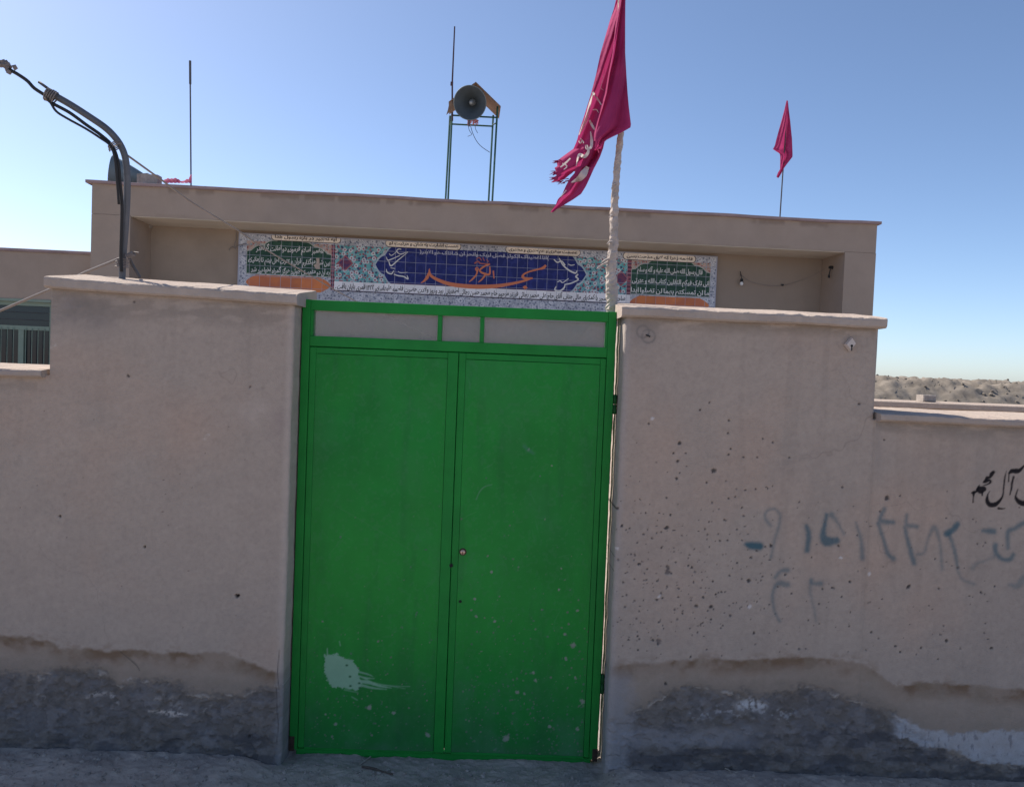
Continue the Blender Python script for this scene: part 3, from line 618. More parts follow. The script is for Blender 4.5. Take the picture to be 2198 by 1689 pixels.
for py_ in (868, 1470):
    p = at(1316, py_, 0)
    MB().tube([(HW+.009, .012, p[2]-.045), (HW+.009, .012, p[2]-.001)], .0095, 10).tube([(HW+.009, .012, p[2]+.001), (HW+.009, .012, p[2]+.045)], .0095, 10).obj('hinge', mat('hinge_paint', (.010, .09, .022), .7), GA, True)
MB().box((-HW-.0012, FY-.0012, .005), (-HW+XS*.40, .0, .075)).obj('rust_scale', M['rust'], GA)
MB().box((HW-XS*.40, FY-.0012, .005), (HW+.0012, .0, .065)).obj('rust_scale', M['rust'], GA)
MB().bbox((-HW+.03, .012, -.03), (HW-.03, .05, LB-.009)).obj('threshold_bar', M['green'], GA)

# ------------------------------------------------------------------ prayer hall behind the wall
MQ = empty('prayer_hall', tuple(MO), TH)
tag(MQ, 'long flat-roofed plaster hall with a tiled inscription panel behind the gate', 'building')
UL = loc(198, 385)[0]; UR = loc(1884, 480)[0]; ZT = 5.02; ZS = 4.385; WP = .92
ul = loc(280, 464)[0]; ur = loc(1814, 540)[0]
HP = (.365, .288, .235)
def hall_front(u0, u1, z0, z1, stains_and_shade):
    X, Z = np.meshgrid(np.arange(u0, u1+.012, .024), np.arange(z0, z1+.006, .02))
    X = np.clip(X, u0, u1); Z = np.clip(Z, z0, z1)
    C = np.ones(X.shape+(3,))*np.array(HP)
    C = blend(C, (fbm(X*.5, Z*.8, 81)-.45)*2, (.33, .27, .225)); C = blend(C, (fbm(X*1.4, Z*1.4, 82)-.5)*1.8, (.39, .30, .235))
    if stains_and_shade:
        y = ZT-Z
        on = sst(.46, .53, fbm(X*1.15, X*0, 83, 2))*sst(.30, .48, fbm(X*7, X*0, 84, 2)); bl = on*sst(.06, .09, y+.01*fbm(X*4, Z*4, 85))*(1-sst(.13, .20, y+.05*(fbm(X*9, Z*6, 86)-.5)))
        C = blend(C, bl*.45, (.17, .125, .10))  # dark dashes: drip stains plus painted shade beneath broken coping edges
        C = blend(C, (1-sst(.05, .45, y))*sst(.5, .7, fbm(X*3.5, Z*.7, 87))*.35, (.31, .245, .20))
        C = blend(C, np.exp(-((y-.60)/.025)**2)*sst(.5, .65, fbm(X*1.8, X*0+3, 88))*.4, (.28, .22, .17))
    Y = .010*(fbm(X*.8, Z*.8, 89)-.5)
    return np.stack([X, Y, Z], -1), C
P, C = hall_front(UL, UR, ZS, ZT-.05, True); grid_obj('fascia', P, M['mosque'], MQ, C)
P, C = hall_front(UL, ul, 0, ZS-.002, False); grid_obj('pier_face', P, M['mosque'], MQ, C)
P, C = hall_front(ur, UR, 0, ZS-.002, False); grid_obj('pier_face', P, M['mosque'], MQ, C)
MB().box((UL+.001, .012, 0), (ul, 7.0, ZS-.004)).obj('end_wall', M['mosque_plain'], MQ)
MB().box((ur, .012, 0), (UR-.001, 7.0, ZS-.004)).obj('end_wall', M['mosque_plain'], MQ)
MB().box((UL+.001, .012, ZS), (UR-.001, 7.0, ZT-.055)).obj('roof_slab', M['mosque_plain'], MQ)
MB().box((ul+.002, 1.0, 0), (ur-.002, 1.25, ZS-.003)).obj('recess_wall', M['recess'], MQ)
MB().box((ul+.002, .013, ZS-.016), (ur-.002, .998, ZS-.003)).obj('soffit', mat('soffit_plaster', (.60, .52, .43), .95, var=.1, scale=.9, bump=.2, bscale=15, dirt=(.50, .42, .34)), MQ)  # base colour lightened to stand in for light bounced off the yard
# coping of the hall, slightly wavy thin slab
xs = np.arange(UL-.10, UR+.10, .05); rows = []
for (w, dz, k) in ((.05, -.075, 0), (-.055, -.07, 1), (-.06, -.028, 1), (-.05, -.015, 1), (.30, -.012, 0), (.30, -.075, 0)):
    rows.append([(u, w+.008*k*(vn(np.array([u*3.]), np.array([dz*9]), 4)[0]-.5), ZT+dz+.018*(vn(np.array([u*1.4]), np.array([0.]), 6)[0]-.5)) for u in xs])
mb = MB().sheet(rows); n = len(xs); mb.f += [tuple(j*n for j in range(6)), tuple(j*n+n-1 for j in range(5, -1, -1))]
mb.obj('coping', M['hallcoping'], MQ)

# ---- tiled panel
pTL = loc(515, 500, WP); pTR = loc(1538, 554, WP)
U0, U1 = pTL[0], pTR[0]; PZ = (pTL[2]+pTR[2])/2; NC = 47; TS = (U1-U0)/NC; NR = 7
uz = lambda px_, py_: (lambda q: (q[0]-U0, q[2]-PZ))(loc(px_, py_, WP-.012))
def tile_material():
    m = bpy.data.materials.new('painted_tile'); m.use_nodes = True; nt = m.node_tree; nn = nt.nodes; l = nt.links; bs = nn['Principled BSDF']
    bs.inputs['Roughness'].default_value = .4; bs.inputs['Specular IOR Level'].default_value = .22
    tc = nn.new('ShaderNodeTexCoord'); tc.object = MQ
    sp = nn.new('ShaderNodeSeparateXYZ'); l.new(tc.outputs['Object'], sp.inputs[0])
    def S(v, inp):
        if isinstance(v, (int, float, np.floating)): inp.default_value = float(v)
        else: l.new(v, inp)
    def ma(op, a, b=0.0, c=None):
        q = nn.new('ShaderNodeMath'); q.operation = op; S(a, q.inputs[0]); S(b, q.inputs[1])
        if c is not None: S(c, q.inputs[2])
        return q.outputs[0]
    def mul(*a):
        r = a[0]
        for b in a[1:]: r = ma('MULTIPLY', r, b)
        return r
    gt = lambda a, b: ma('GREATER_THAN', a, b)
    lt = lambda a, b: ma('LESS_THAN', a, b)
    sub = lambda a, b: ma('SUBTRACT', a, b)
    add = lambda a, b: ma('ADD', a, b)
    ab = lambda a: ma('ABSOLUTE', a)
    u = sub(sp.outputs[0], U0); v = sub(sp.outputs[2], PZ)
    def mix(base, col, f):
        q = nn.new('ShaderNodeMix'); q.data_type = 'RGBA'; S(f, q.inputs[0])
        for inp, c in ((q.inputs[6], base), (q.inputs[7], col)):
            if isinstance(c, tuple): inp.default_value = (*c, 1)
            else: l.new(c, inp)
        return q.outputs[2]
    cb = nn.new('ShaderNodeCombineXYZ'); l.new(u, cb.inputs[0]); l.new(v, cb.inputs[1])
    def vor(sc, feat='F1', off=0.0, col=False):
        q = nn.new('ShaderNodeTexVoronoi'); q.voronoi_dimensions = '2D'; q.feature = feat; q.inputs['Scale'].default_value = sc
        if off:
            mp = nn.new('ShaderNodeVectorMath'); mp.operation = 'ADD'; l.new(cb.outputs[0], mp.inputs[0]); mp.inputs[1].default_value = (off, off*.7, 0); l.new(mp.outputs[0], q.inputs['Vector'])
        else: l.new(cb.outputs[0], q.inputs['Vector'])
        return q.outputs['Distance']
    def rect(a, b, c, d): return mul(gt(u, a), lt(u, b), gt(v, c), lt(v, d))
    # ornament layers
    f1 = vor(7.0); f2 = vor(11.0, off=3.3); f3 = vor(13.0, off=8.1); ve = vor(5.5, 'DISTANCE_TO_EDGE', off=1.7); f4 = vor(9, off=5.5)
    tq = mix((.10, .33, .35), (.16, .42, .43), gt(f4, .45))
    tq = mix(tq, (.42, .52, .55), lt(ab(sub(ve, .09)), .018))
    tq = mix(tq, (.045, .07, .14), lt(f2, .27)); tq = mix(tq, (.34, .10, .12), lt(f3, .24))
    tq = mix(tq, (.60, .60, .62), mul(lt(f1, .28), gt(f1, .14))); tq = mix(tq, (.36, .12, .15), lt(f1, .10))
    pk = mix((.42, .27, .225), (.48, .33, .28), gt(f4, .4)); pk = mix(pk, (.28, .09, .08), lt(f2, .28)); pk = mix(pk, (.22, .36, .36), lt(f3, .2)); pk = mix(pk, (.52, .46, .42), lt(ab(sub(ve, .09)), .02))
    gy_ = mix((.40, .41, .46), (.50, .51, .56), gt(f4, .42)); gy_ = mix(gy_, (.16, .18, .24), lt(f3, .24)); gy_ = mix(gy_, (.58, .58, .62), mul(lt(f1, .30), gt(f1, .16))); gy_ = mix(gy_, (.26, .29, .36), lt(ab(sub(ve, .10)), .022))
    col = mix(gy_, gy_, 0.0)
    # rows (measured below the top edge of the panel)
    vtop = -.135; vwh1 = uz(1000, 608+.0524*282)[1]; 
    t1 = uz(900, 612)[1]; t2 = t1-.19
    L1 = uz(529, 560)[0]; L2 = uz(711, 570)[0]; L3 = uz(718.5, 570)[0]; R3 = uz(1345.5, 605)[0]; R2 = uz(1354, 605)[0]; R1 = uz(1524, 610)[0]
    col = mix(col, tq, rect(L3, R3, t1, vtop))
    for a, b in ((L1, L2), (R2, R1)):
        col = mix(col, pk, rect(a, b, t2, vtop))
        c_ = (a+b)/2; h_ = (b-a)/2; t = ma('DIVIDE', sub(u, c_), h_); at_ = ab(t)
        zpk = uz(600, 514)[1]; zsh = uz(529, 543)[1]
        top = sub(zpk, mul(ma('POWER', at_, 1.6), zpk-zsh)); top = add(top, mul(ab(ma('SINE', mul(t, 10.5))), .035))
        gb = (uz(620, 590)[1] if a < 3 else uz(1440, 634.5)[1])
        col = mix(col, (.38, .40, .36), mul(gt(u, a), lt(u, b), lt(v, add(top, .022)), gt(v, gb-.015)))
        col = mix(col, mix((.020, .062, .042), (.032, .085, .052), gt(f4, .5)), mul(gt(u, a+.01), lt(u, b-.01), lt(v, top), gt(v, gb)))
        oz1 = gb-.03; oz0 = oz1-.30; oc = (oz0+oz1)/2
        hh = ma('MINIMUM', .15, mul(sub(1.0, at_), .62)); om = lt(ab(sub(v, oc)), ma('MULTIPLY', ma('POWER', ma('MAXIMUM', ma('DIVIDE', hh, .15), 0.0), .6), .15))
        col = mix(col, gy_, mul(gt(u, a), lt(u, b), lt(v, gb-.015), gt(v, gb-.36)))
        ns = nn.new('ShaderNodeTexNoise'); ns.inputs['Scale'].default_value = 2.5; ns.inputs['Detail'].default_value = 6; l.new(cb.outputs[0], ns.inputs[0])
        mo = nn.new('ShaderNodeMapRange'); mo.inputs[1].default_value = .4; mo.inputs[2].default_value = .6; l.new(ns.outputs['Fac'], mo.inputs[0])
        og = mix((.62, .20, .07), (.50, .16, .08), mo.outputs[0])
        col = mix(col, og, mul(om, gt(u, a), lt(u, b)))
    for a, b in ((L2, L3), (R3, R2)):
        chk = gt(ma('SINE', mul(v, 78.0)), 0.0)
        col = mix(col, mix((.30, .10, .13), (.10, .03, .06), chk), rect(a, b, t2, vtop))
    # dark medallions in the turquoise
    for mx_, my_ in ((741, 565), (1333, 598)):
        a, b = uz(mx_, my_); d = add(ab(sub(u, a)), ab(sub(v, b))); col = mix(col, (.34, .10, .12), lt(d, .165)); col = mix(col, mix((.09, .045, .12), (.16, .05, .10), gt(f2, .4)), lt(d, .13))
    # blue field with scalloped pointed ends
    bl = uz(806, 569)[0]; br = uz(1258, 591)[0]; bt = uz(1030, 539)[1]; bb = uz(1030, 618.5)[1]; bc = (bt+bb)/2; bh = (bt-bb)/2
    e = ma('MINIMUM', sub(u, bl), sub(br, u)); wv = mul(ab(ma('SINE', mul(e, 17.0))), .045)
    hb = ma('MINIMUM', bh, add(mul(e, 1.05), wv)); hb2 = ma('MINIMUM', bh, add(mul(add(e, .05), 1.05), wv))
    dv = ab(sub(v, bc))
    col = mix(col, (.40, .47, .52), mul(lt(dv, hb2), gt(e, -.05)))
    col = mix(col, mix((.014, .020, .135), (.022, .030, .175), gt(f4, .5)), mul(lt(dv, hb), gt(e, 0.0)))
    col = mix(col, (.12, .02, .035), mul(lt(ab(sub(v, bb)), .016), gt(e, .32)))
    # white strip for the founding inscription
    col = mix(col, (.78, .76, .78), rect(L3, R2+.0, t2, t1)); col = mix(col, (.08, .06, .08), mul(gt(u, L3), lt(u, R2), lt(ab(sub(v, t2)), .012)))
    # cream cartouches
    for (x0, y0, x1, y1, hpx) in ((583, 507, 731, 516, 8), (828, 521, 989, 530, 8.5), (1086, 535, 1245, 543, 8.5), (1338, 549, 1493, 557, 8)):
        a, b = uz(x0, y0); c, d = uz(x1, y1); h_ = hpx/112.0; vc = (b+d)/2
        uu = ma('MAXIMUM', ma('MAXIMUM', sub(a+h_, u), sub(u, c-h_)), 0.0)
        dd = ma('SQRT', add(mul(uu, uu), mul(sub(v, vc), sub(v, vc))))
        col = mix(col, (.05, .03, .03), lt(dd, h_+.010)); col = mix(col, (.82, .72, .62), lt(dd, h_-.004))
    # glaze colour differs a little from tile to tile
    fu = ma('FLOOR', ma('DIVIDE', u, TS)); fv = ma('FLOOR', ma('DIVIDE', v, TS)); c2 = nn.new('ShaderNodeCombineXYZ'); l.new(fu, c2.inputs[0]); l.new(fv, c2.inputs[1])
    wnz = nn.new('ShaderNodeTexWhiteNoise'); wnz.noise_dimensions = '2D'; l.new(c2.outputs[0], wnz.inputs['Vector'])
    br_ = nn.new('ShaderNodeMapRange'); br_.inputs[3].default_value = .88; br_.inputs[4].default_value = 1.08; l.new(wnz.outputs['Value'], br_.inputs[0])
    q = nn.new('ShaderNodeMix'); q.data_type = 'RGBA'; q.blend_type = 'MULTIPLY'; q.inputs[0].default_value = 1; l.new(col, q.inputs[6]); l.new(br_.outputs[0], q.inputs[7])
    l.new(q.outputs[2], bs.inputs['Base Color'])
    return m
M['tile'] = tile_material()
TP = MB().box((U0-.02, WP-.0095, PZ-NR*TS-.02), (U1+.02, .999, PZ+.02)).obj('tile_panel', M['grout'], MQ)
tag(TP, 'panel of painted glazed tiles with inscriptions')
g_ = .0030
tmesh = MB().bbox((g_, -.012, g_), (TS-g_, -.002, TS-g_), .003)
tme = bpy.data.meshes.new('tile'); tme.from_pydata(tmesh.v, [], tmesh.f); tme.materials.append(M['tile'])
rest = MB(); cells = []
for r in range(NR):
    for c in range(NC):
        u = U0+c*TS; z = PZ-(r+1)*TS
        pxc, pyc = locproject(np.array([u+TS/2]), np.array([WP]), np.array([z+TS/2]))
        hid = (pyc[0] > 612+(pxc[0]-111)*.068 and pxc[0] < 640) or (pyc[0] > 652+(pxc[0]-1330)*.046 and pxc[0] > 1335) or pyc[0] > 655+(pxc[0]-652)*.039
        cells.append((hid, r, u, z))
vis = [c for c in cells if not c[0]]; vis.sort(key=lambda c: c[1])
for i, (h, r, u, z) in enumerate(vis[:300]):
    o = link('tile', tme, TP); o.location = (u, WP+random.uniform(-.001, .0006), z); o.rotation_euler = (random.uniform(-.003, .003), 0, random.uniform(-.003, .003))
left = vis[300:]+[c for c in cells if c[0]]
for h, r, u, z in left:
    k = MB().bbox((u+g_, WP-.012, z+g_), (u+TS-g_, WP-.002, z+TS-g_), .003); rest.add(k.v, k.f)
if left: tag(rest.obj('tile_rest', M['tile'], TP), kind='stuff')

# ---- writing
FORMS = {}
for cp in list(range(0xFB50, 0xFE00))+list(range(0xFE70, 0xFF00)):
    d = unicodedata.decomposition(chr(cp)).split()
    if len(d) == 2 and d[0] in ('<isolated>', '<final>', '<initial>', '<medial>'): FORMS.setdefault(chr(int(d[1], 16)), {})[d[0][1:-1]] = chr(cp)
def shape(s):
    out = []; n = len(s); i = 0; dual = lambda c: c in FORMS and 'initial' in FORMS[c]
    while i < n:
        c = s[i]
        if c not in FORMS: out.append(c); i += 1; continue
        p = i > 0 and dual(s[i-1])
        if c == '\u0644' and i+1 < n and s[i+1] == '\u0627':
            out.append('\uFEFC' if p else '\uFEFB'); i += 2; continue
        nx = i < n-1 and dual(c) and s[i+1] in FORMS and 'final' in FORMS[s[i+1]]
        f = 'medial' if p and nx else 'final' if p else 'initial' if nx else 'isolated'
        out.append(FORMS[c].get(f, FORMS[c].get('isolated', c))); i += 1
    t = ''.join(reversed(out)); res = ''; dig = ''
    for ch in t+' ':
        if ch.isdigit(): dig = ch+dig
        else: res += dig+ch; dig = ''
    return res.strip()
def font_mesh(txt, bold):
    c = bpy.data.curves.new('writing', 'FONT'); c.body = txt; c.size = 1; c.offset = bold; c.resolution_u = 3
    o = bpy.data.objects.new('writing', c); COL.objects.link(o)
    bpy.context.view_layer.update()
    me = bpy.data.meshes.new_from_object(o.evaluated_get(bpy.context.evaluated_depsgraph_get()))
    v = np.array([q.co[:2] for q in me.vertices]).reshape(-1, 2); f = [tuple(p.vertices) for p in me.polygons]
    bpy.data.objects.remove(o); bpy.data.curves.remove(c); bpy.data.meshes.remove(me)
    return v, f
def write_line(txt, u0, z0, u1, z1, h, m, bold=.012, slant=.0, lift=.0146):
    """one line fitted from (u0,z0) to (u1,z1), each word hung a little aslant like hand lettering"""
    words = shape(txt).split(' '); V = []; F = []; x = 0
    for w in words:
        v, f = font_mesh(w, bold)
        if not len(v): continue
        v = v-np.array([v[:, 0].min(), 0]); wd = v[:, 0].max()
        v = np.stack([v[:, 0]+x, v[:, 1]+slant*(v[:, 0]-wd/2)], -1)
        k = sum(len(q) for q in V); V.append(v); F += [tuple(i+k for i in q) for q in f]; x += wd+.22
    V = np.concatenate(V); L = x-.22
    t = V[:, 0]/L; hgt = h
    P = [(u0+(u1-u0)*a, WP-lift, z0+(z1-z0)*a+b*hgt) for a, b in zip(t, V[:, 1])]
    me = bpy.data.meshes.new('lettering'); me.from_pydata(P, [], F); return link('lettering', me, TP, m)
def uzp(px_, py_): q = loc(px_, py_, WP-.0146); return q[0], q[2]
def line(txt, a, b, hpx, m, bold=.012, slant=.0):      # from left baseline pixel to right baseline pixel
    ua, za = uzp(*a); ub, zb = uzp(*b); zm = (za+zb)/2
    return write_line(txt, ua, zm, ub, zm, hpx/112.0, m, bold, slant)
z1_ = lambda a, b: (480+a*.2013, 460+b*.2013)
z2_ = lambda a, b: (780+a*.2562, 480+b*.2562)
z3_ = lambda a, b: (1200+a*.1647, 500+b*.1647)
W_, K_ = M['letter_white'], M['letter_black']
line('پیغمبر اسلام فرموده دو امانت گرانقدر', z1_(345, 385), z1_(1065, 405), 15, W_, .020, .14)
line('بین شما میگذارم قرآن و عترت اهل بیتم تا زمانیکه', z1_(260, 500), z1_(1135, 545), 15, W_, .020, .14)
line('به آن دو متمسک جوئید هرگز گمراه نخواهید شد', z1_(290, 610), z1_(1130, 650), 15, W_, .020, .14)
line('قال رسول الله صلی الله علیه و آله و سلم', z3_(1020, 500), z3_(1870, 545), 15, W_, .024)
line('انی تارک فیکم الثقلین کتاب الله و عترتی', z3_(950, 640), z3_(1955, 690), 15, W_, .024)
line('ما ان تمسکتم بهما لن تضلوا ابدا', z3_(935, 765), z3_(1955, 815), 15, W_, .024)
line('(انا اعطیناک الکوثر فصل لربک وانحر ان شانئک هو الابتر)', z2_(470, 250), z2_(1555, 300), 11, mat('letter_lilac', (.46, .46, .56), .4), .026)
line('ساختمان مسجد با کمکهای مالی جناب آقای حاج علی محمد رجائی فرزند مرحوم حاج محمد حسن رجائی اصفهانی بود و روز ولادت حضرت فاطمه علیهاسلام ۱۴۲۲ قمری پایان یافت .', z1_(1190, 795), z3_(860, 885), 15, K_, .022, .12)
for t_, a, b in (('آیه تطهیر در باره رسول خدا', (590, 509), (724, 519)), ('هست اشارت به شان و مرتبت تو', (835, 523), (984, 533)), ('عصمت صغری و هم طهری و مطهری', (1092, 536), (1239, 547)), ('فاطمه زهرا که لایق مدحت بسی', (1345, 550), (1487, 561))):
    line(t_, a, b, 10, M['letter_navy'], .03)
def brush(name, strokes, zf, m, lift=.0146):
    for n_, (pts, ws) in enumerate(strokes):
        mb = MB()
        p = smooth_path([uzp(*zf(*q)) for q in pts], 6) if len(pts) > 2 else [np.array(uzp(*zf(*q))) for q in pts]
        w = np.interp(np.linspace(0, 1, len(p)), np.linspace(0, 1, len(ws)), ws)/112.0*(.2562 if zf is z2_ else .2013)*(.56 if m is M['letter_orange'] else .50)
        a = []; b = []
        for i in range(len(p)):
            t = np.array(p[min(i+1, len(p)-1)])-np.array(p[max(i-1, 0)]); t = t/(np.linalg.norm(t)+1e-9); nrm = np.array([-t[1], t[0]])
            q0 = np.array(p[i])+nrm*w[i]; q1 = np.array(p[i])-nrm*w[i]
            a.append((q0[0], WP-lift-.0001*n_, q0[1])); b.append((q1[0], WP-lift-.0001*n_, q1[1]))
        mb.sheet([a, b]); mb.obj(name, m, TP)
brush('letter_stroke', [([(1530, 350), (1505, 372), (1470, 382), (1430, 392), (1385, 405), (1345, 425), (1335, 448), (1365, 462), (1418, 458)], [20, 22, 12, 14, 12, 14, 22, 22, 14]),
                    ([(1418, 458), (1330, 485), (1220, 508), (1110, 524), (990, 530), (870, 526), (760, 514), (680, 494), (610, 465), (565, 435), (552, 395), (556, 375)], [8, 18, 24, 30, 34, 34, 32, 28, 24, 20, 12, 3]),
                    ([(552, 405), (535, 450), (510, 480), (482, 498)], [12, 26, 16, 5]), ([(1335, 532), (1355, 535), (1375, 538)], [4, 34, 4])], z2_, M['letter_orange'])
brush('letter_stroke', [([(1088, 395), (1094, 460)], [12, 10]), ([(1062, 342), (1030, 350), (990, 375), (975, 395), (1000, 415), (1055, 425), (1060, 360)], [8, 14, 14, 12, 16, 16, 10]), ([(1020, 412), (1015, 440), (985, 475), (962, 492)], [18, 14, 12, 5]),
                    ([(955, 365), (962, 385), (950, 395), (940, 380), (955, 365)], [8, 10, 10, 10, 8]), ([(958, 385), (945, 430), (915, 465), (885, 490)], [14, 12, 14, 5])], z2_, M['letter_orange'])
brush('letter_stroke', [([(930, 335), (960, 318), (985, 335), (1060, 338)], [12, 14, 12, 10]), ([(945, 300), (970, 285), (990, 310)], [9, 10, 8]), ([(1000, 285), (1015, 315)], [9, 8]), ([(1030, 300), (1050, 322)], [9, 8])], z2_, M['letter_red'])
SW = M['letter_white']
brush('letter_stroke', [([(1895, 375), (1865, 372), (1845, 395), (1870, 420), (1895, 425), (1965, 400)], [8, 12, 12, 10, 12, 4]), ([(1735, 455), (1750, 490), (1790, 480), (1880, 440)], [6, 12, 12, 8]), ([(1760, 500), (1785, 550), (1860, 490), (1965, 405)], [8, 16, 12, 4]), ([(1765, 420), (1790, 440), (1840, 405)], [7, 8, 6]),
                    ([(1735, 585), (1745, 620), (1790, 635), (1815, 600)], [8, 14, 14, 8]), ([(1815, 640), (1860, 655), (1920, 665), (1965, 690), (1955, 650)], [10, 14, 14, 16, 6]), ([(1860, 610), (1890, 625), (1960, 620)], [7, 8, 6]), ([(1780, 572), (1830, 580)], [8, 8])], z1_, SW)
brush('letter_stroke', [([(1595, 300), (1625, 325), (1660, 315), (1690, 350)], [8, 12, 10, 12]), ([(1640, 290), (1670, 345), (1720, 390), (1775, 415), (1790, 395)], [8, 12, 14, 14, 6]), ([(1715, 340), (1740, 350), (1770, 345)], [7, 8, 6]),
                    ([(1800, 425), (1780, 445), (1800, 470), (1740, 500), (1690, 510)], [10, 14, 10, 12, 10]), ([(1690, 505), (1680, 540), (1640, 568), (1605, 555), (1615, 525)], [8, 14, 16, 14, 6]), ([(1625, 490), (1650, 480), (1670, 495), (1720, 460)], [7, 9, 8, 7])], z2_, SW)
# pale chip on the left green tiles
mb = MB(); a = [uzp(*z1_(*q)) for q in ((985, 470), (1020, 465), (1022, 520), (1028, 585), (985, 585), (960, 545), (995, 520))]
mb.add([(p[0], WP-.0155, p[1]) for p in a], [tuple(range(len(a)-1, -1, -1))]).obj('bare_patch', M['coping'], TP)

# ---- fittings on the hall, each a thing of its own
def hp(px_, py_, w): q = loc(px_, py_, w); return MO+UX*q[0]+WX*q[1]+np.array([0, 0, q[2]])
def world_thing(mb, name, m, label, cat, group=None, smooth=False):
    v = np.array(mb.v); c = np.array([(v[:, 0].min()+v[:, 0].max())/2, (v[:, 1].min()+v[:, 1].max())/2, v[:, 2].min()])
    mb.v = [tuple(q) for q in v-c]; o = mb.obj(name, m, None, smooth); o.location = c
    return tag(o, label, cat, group)
p = hp(320, 484, .98)
world_thing(MB().lathe([(0, -.10), (.055, -.10), (.072, -.085), (.075, 0)], p, WX, 18), 'round_junction_box', M['stone'], 'round brown box on the recess wall near the left corner', 'box', smooth=True)
BU = empty('light_bulb', tuple(hp(1592, 612, .93))); tag(BU, 'bare light bulb in a black socket hanging right of the tile panel', 'light bulb')
o_ = np.array(BU.location)
q = hp(1592, 603, .93)
b = MB().lathe([(.0, .045), (.028, .04), (.032, 0), (.03, -.02)], q-o_, (0, 0, 1), 12); b.obj('socket', M['cable'], BU, True)
b = MB().lathe([(.0, -.10), (.022, -.095), (.036, -.07), (.034, -.045), (.02, -.02)], q-o_, (0, 0, 1), 14); b.obj('bulb', M['bulb'], BU, True)
b = MB().tube([hp(1590, 592, .985)-o_, hp(1589, 583, .96)-o_, hp(1592, 594, .93)-o_, q+np.array([0, 0, .04])-o_], .008, 6); b.obj('bracket', M['cable'], BU)
world_thing(MB().tube(smooth_path([hp(1590, 590, .975), hp(1610, 604, .96), hp(1640, 612, .95), hp(1680, 613, .97), hp(1730, 598, .97), hp(1770, 578, .75)], 6), .0032, 5), 'wiring', M['wire'], 'thin loose wire looping from the bulb to the right jamb', 'wire')
world_thing(MB().lathe([(0, -.05), (.02, -.05), (.02, .0)], hp(1679, 612, .985), WX, 8), 'wire_clip', M['cable'], 'small black clip holding the loose wire on the recess wall', 'clip')
uj = loc(1783, 575, .55); q = MO+UX*(ur-.03)+WX*.5+np.array([0, 0, uj[2]])
world_thing(MB().lathe([(0, -.05), (.03, -.05), (.035, .03)], q, UX, 8).tube([q+np.array([-.02, 0, -.04]), q+np.array([-.04, 0, -.16])], .012, 6).lathe([(0, -.03), (.025, -.02), (.025, .03), (0, .04)], q+np.array([-.04, 0, -.19]), (0, 0, 1), 8), 'lamp_holder', M['cable'], 'black lamp holder with a dangling end on the right jamb of the recess', 'lamp holder')
world_thing(MB().tube([hp(681, 490, .9), hp(684, 497, .9), hp(687, 493, .9), hp(690, 488, .9)], .012, 6), 'ceiling_hook', M['cable'], 'small black hook under the soffit above the left green tiles', 'hook')
world_thing(MB().tube(smooth_path([hp(508, 490, .97), hp(507, 515, .95), hp(503, 524, .93), hp(506, 534, .93), hp(500, 530, .94), hp(494, 533, .95), hp(492, 538, .97)], 5), .007, 5).tube(smooth_path([hp(506, 530, .93), hp(515, 526, .90), hp(527, 524, .9)], 4), .007, 5), 'loose_wires', M['wire'], 'tangle of loose wire ends at the left edge of the tile panel', 'wire')

# ---- side wing with window, on the left
WG = empty('side_wing', tuple(MO+UX*(-5)), TH); tag(WG, 'lower plaster wing left of the hall with a barred green-framed window', 'building')
def lw(px_, py_, w): q = loc(px_, py_, w); return np.array([q[0]+5, q[1], q[2]])
ww = .35; zt = lw(100, 543, ww)[2]
u_r = lw(196, 560, ww)[0]+.35
wu1 = lw(109, 700, ww)[0]; wu0 = lw(-60, 700, ww)[0]; wz1 = lw(60, 648, ww)[2]; wz0 = wz1-2.0
b = MB().box((-6, ww, 0), (wu0, ww+.25, zt)).box((wu1, ww, 0), (u_r, ww+.25, zt)).box((wu0, ww+.001, wz1), (wu1, ww+.25, zt-.001)).box((wu0, ww+.001, 0), (wu1, ww+.25, wz0))
b.box((-6, ww+.26, zt-.3), (u_r, ww+6, zt-.02)).box((-6, ww+5.8, 0), (u_r, ww+6.0, zt-.31)).obj('wall', M['mosque_plain'], WG)
MB().bbox((-6.1, ww-.04, zt+.001), (u_r, ww+.4, zt+.06), .01).obj('coping', M['hallcoping'], WG)
WN = MB().box((wu0+.002, ww+.12, wz0+.002), (wu1-.002, ww+.13, wz1-.002)).obj('window', M['window_glass'], WG)
ft = .075
MB().box((wu0, ww+.05, wz1-ft), (wu1, ww+.11, wz1-.002)).box((wu0, ww+.05, wz0), (wu0+ft, ww+.11, wz1-ft-.001)).box((wu1-.05, ww+.05, wz0), (wu1-.002, ww+.11, wz1-ft-.001)).obj('window_frame', M['frame'], WN)
ztr = lw(60, 704, ww)[2]; MB().box((wu0+ft+.001, ww+.045, ztr-.04), (wu1-.051, ww+.11, ztr+.04)).obj('transom', M['frame'], WN)
um = lw(41.5, 740, ww)[0]; MB().box((um-.05, ww+.05, wz0), (um+.05, ww+.11, ztr-.041)).obj('mullion', M['frame'], WN)
k = wu0+.18
while k < wu1-.06:
    if abs(k-um) > .07: MB().tube([(k, ww+.03, wz0), (k, ww+.03, ztr)], .007, 6).obj('bar', M['frame'], WN)
    k += .115
for zz in (wz1-.2, wz1-.34): MB().tube([(wu0, ww+.08, zz), (wu1, ww+.08, zz)], .005, 5).obj('glazing_bar', M['rod'], WN)
MB().box((wu0-.03, ww-.02, wz1+.0), (wu1+.0, ww-.001, wz1+.05)).obj('lintel_strip', M['frame'], WN)

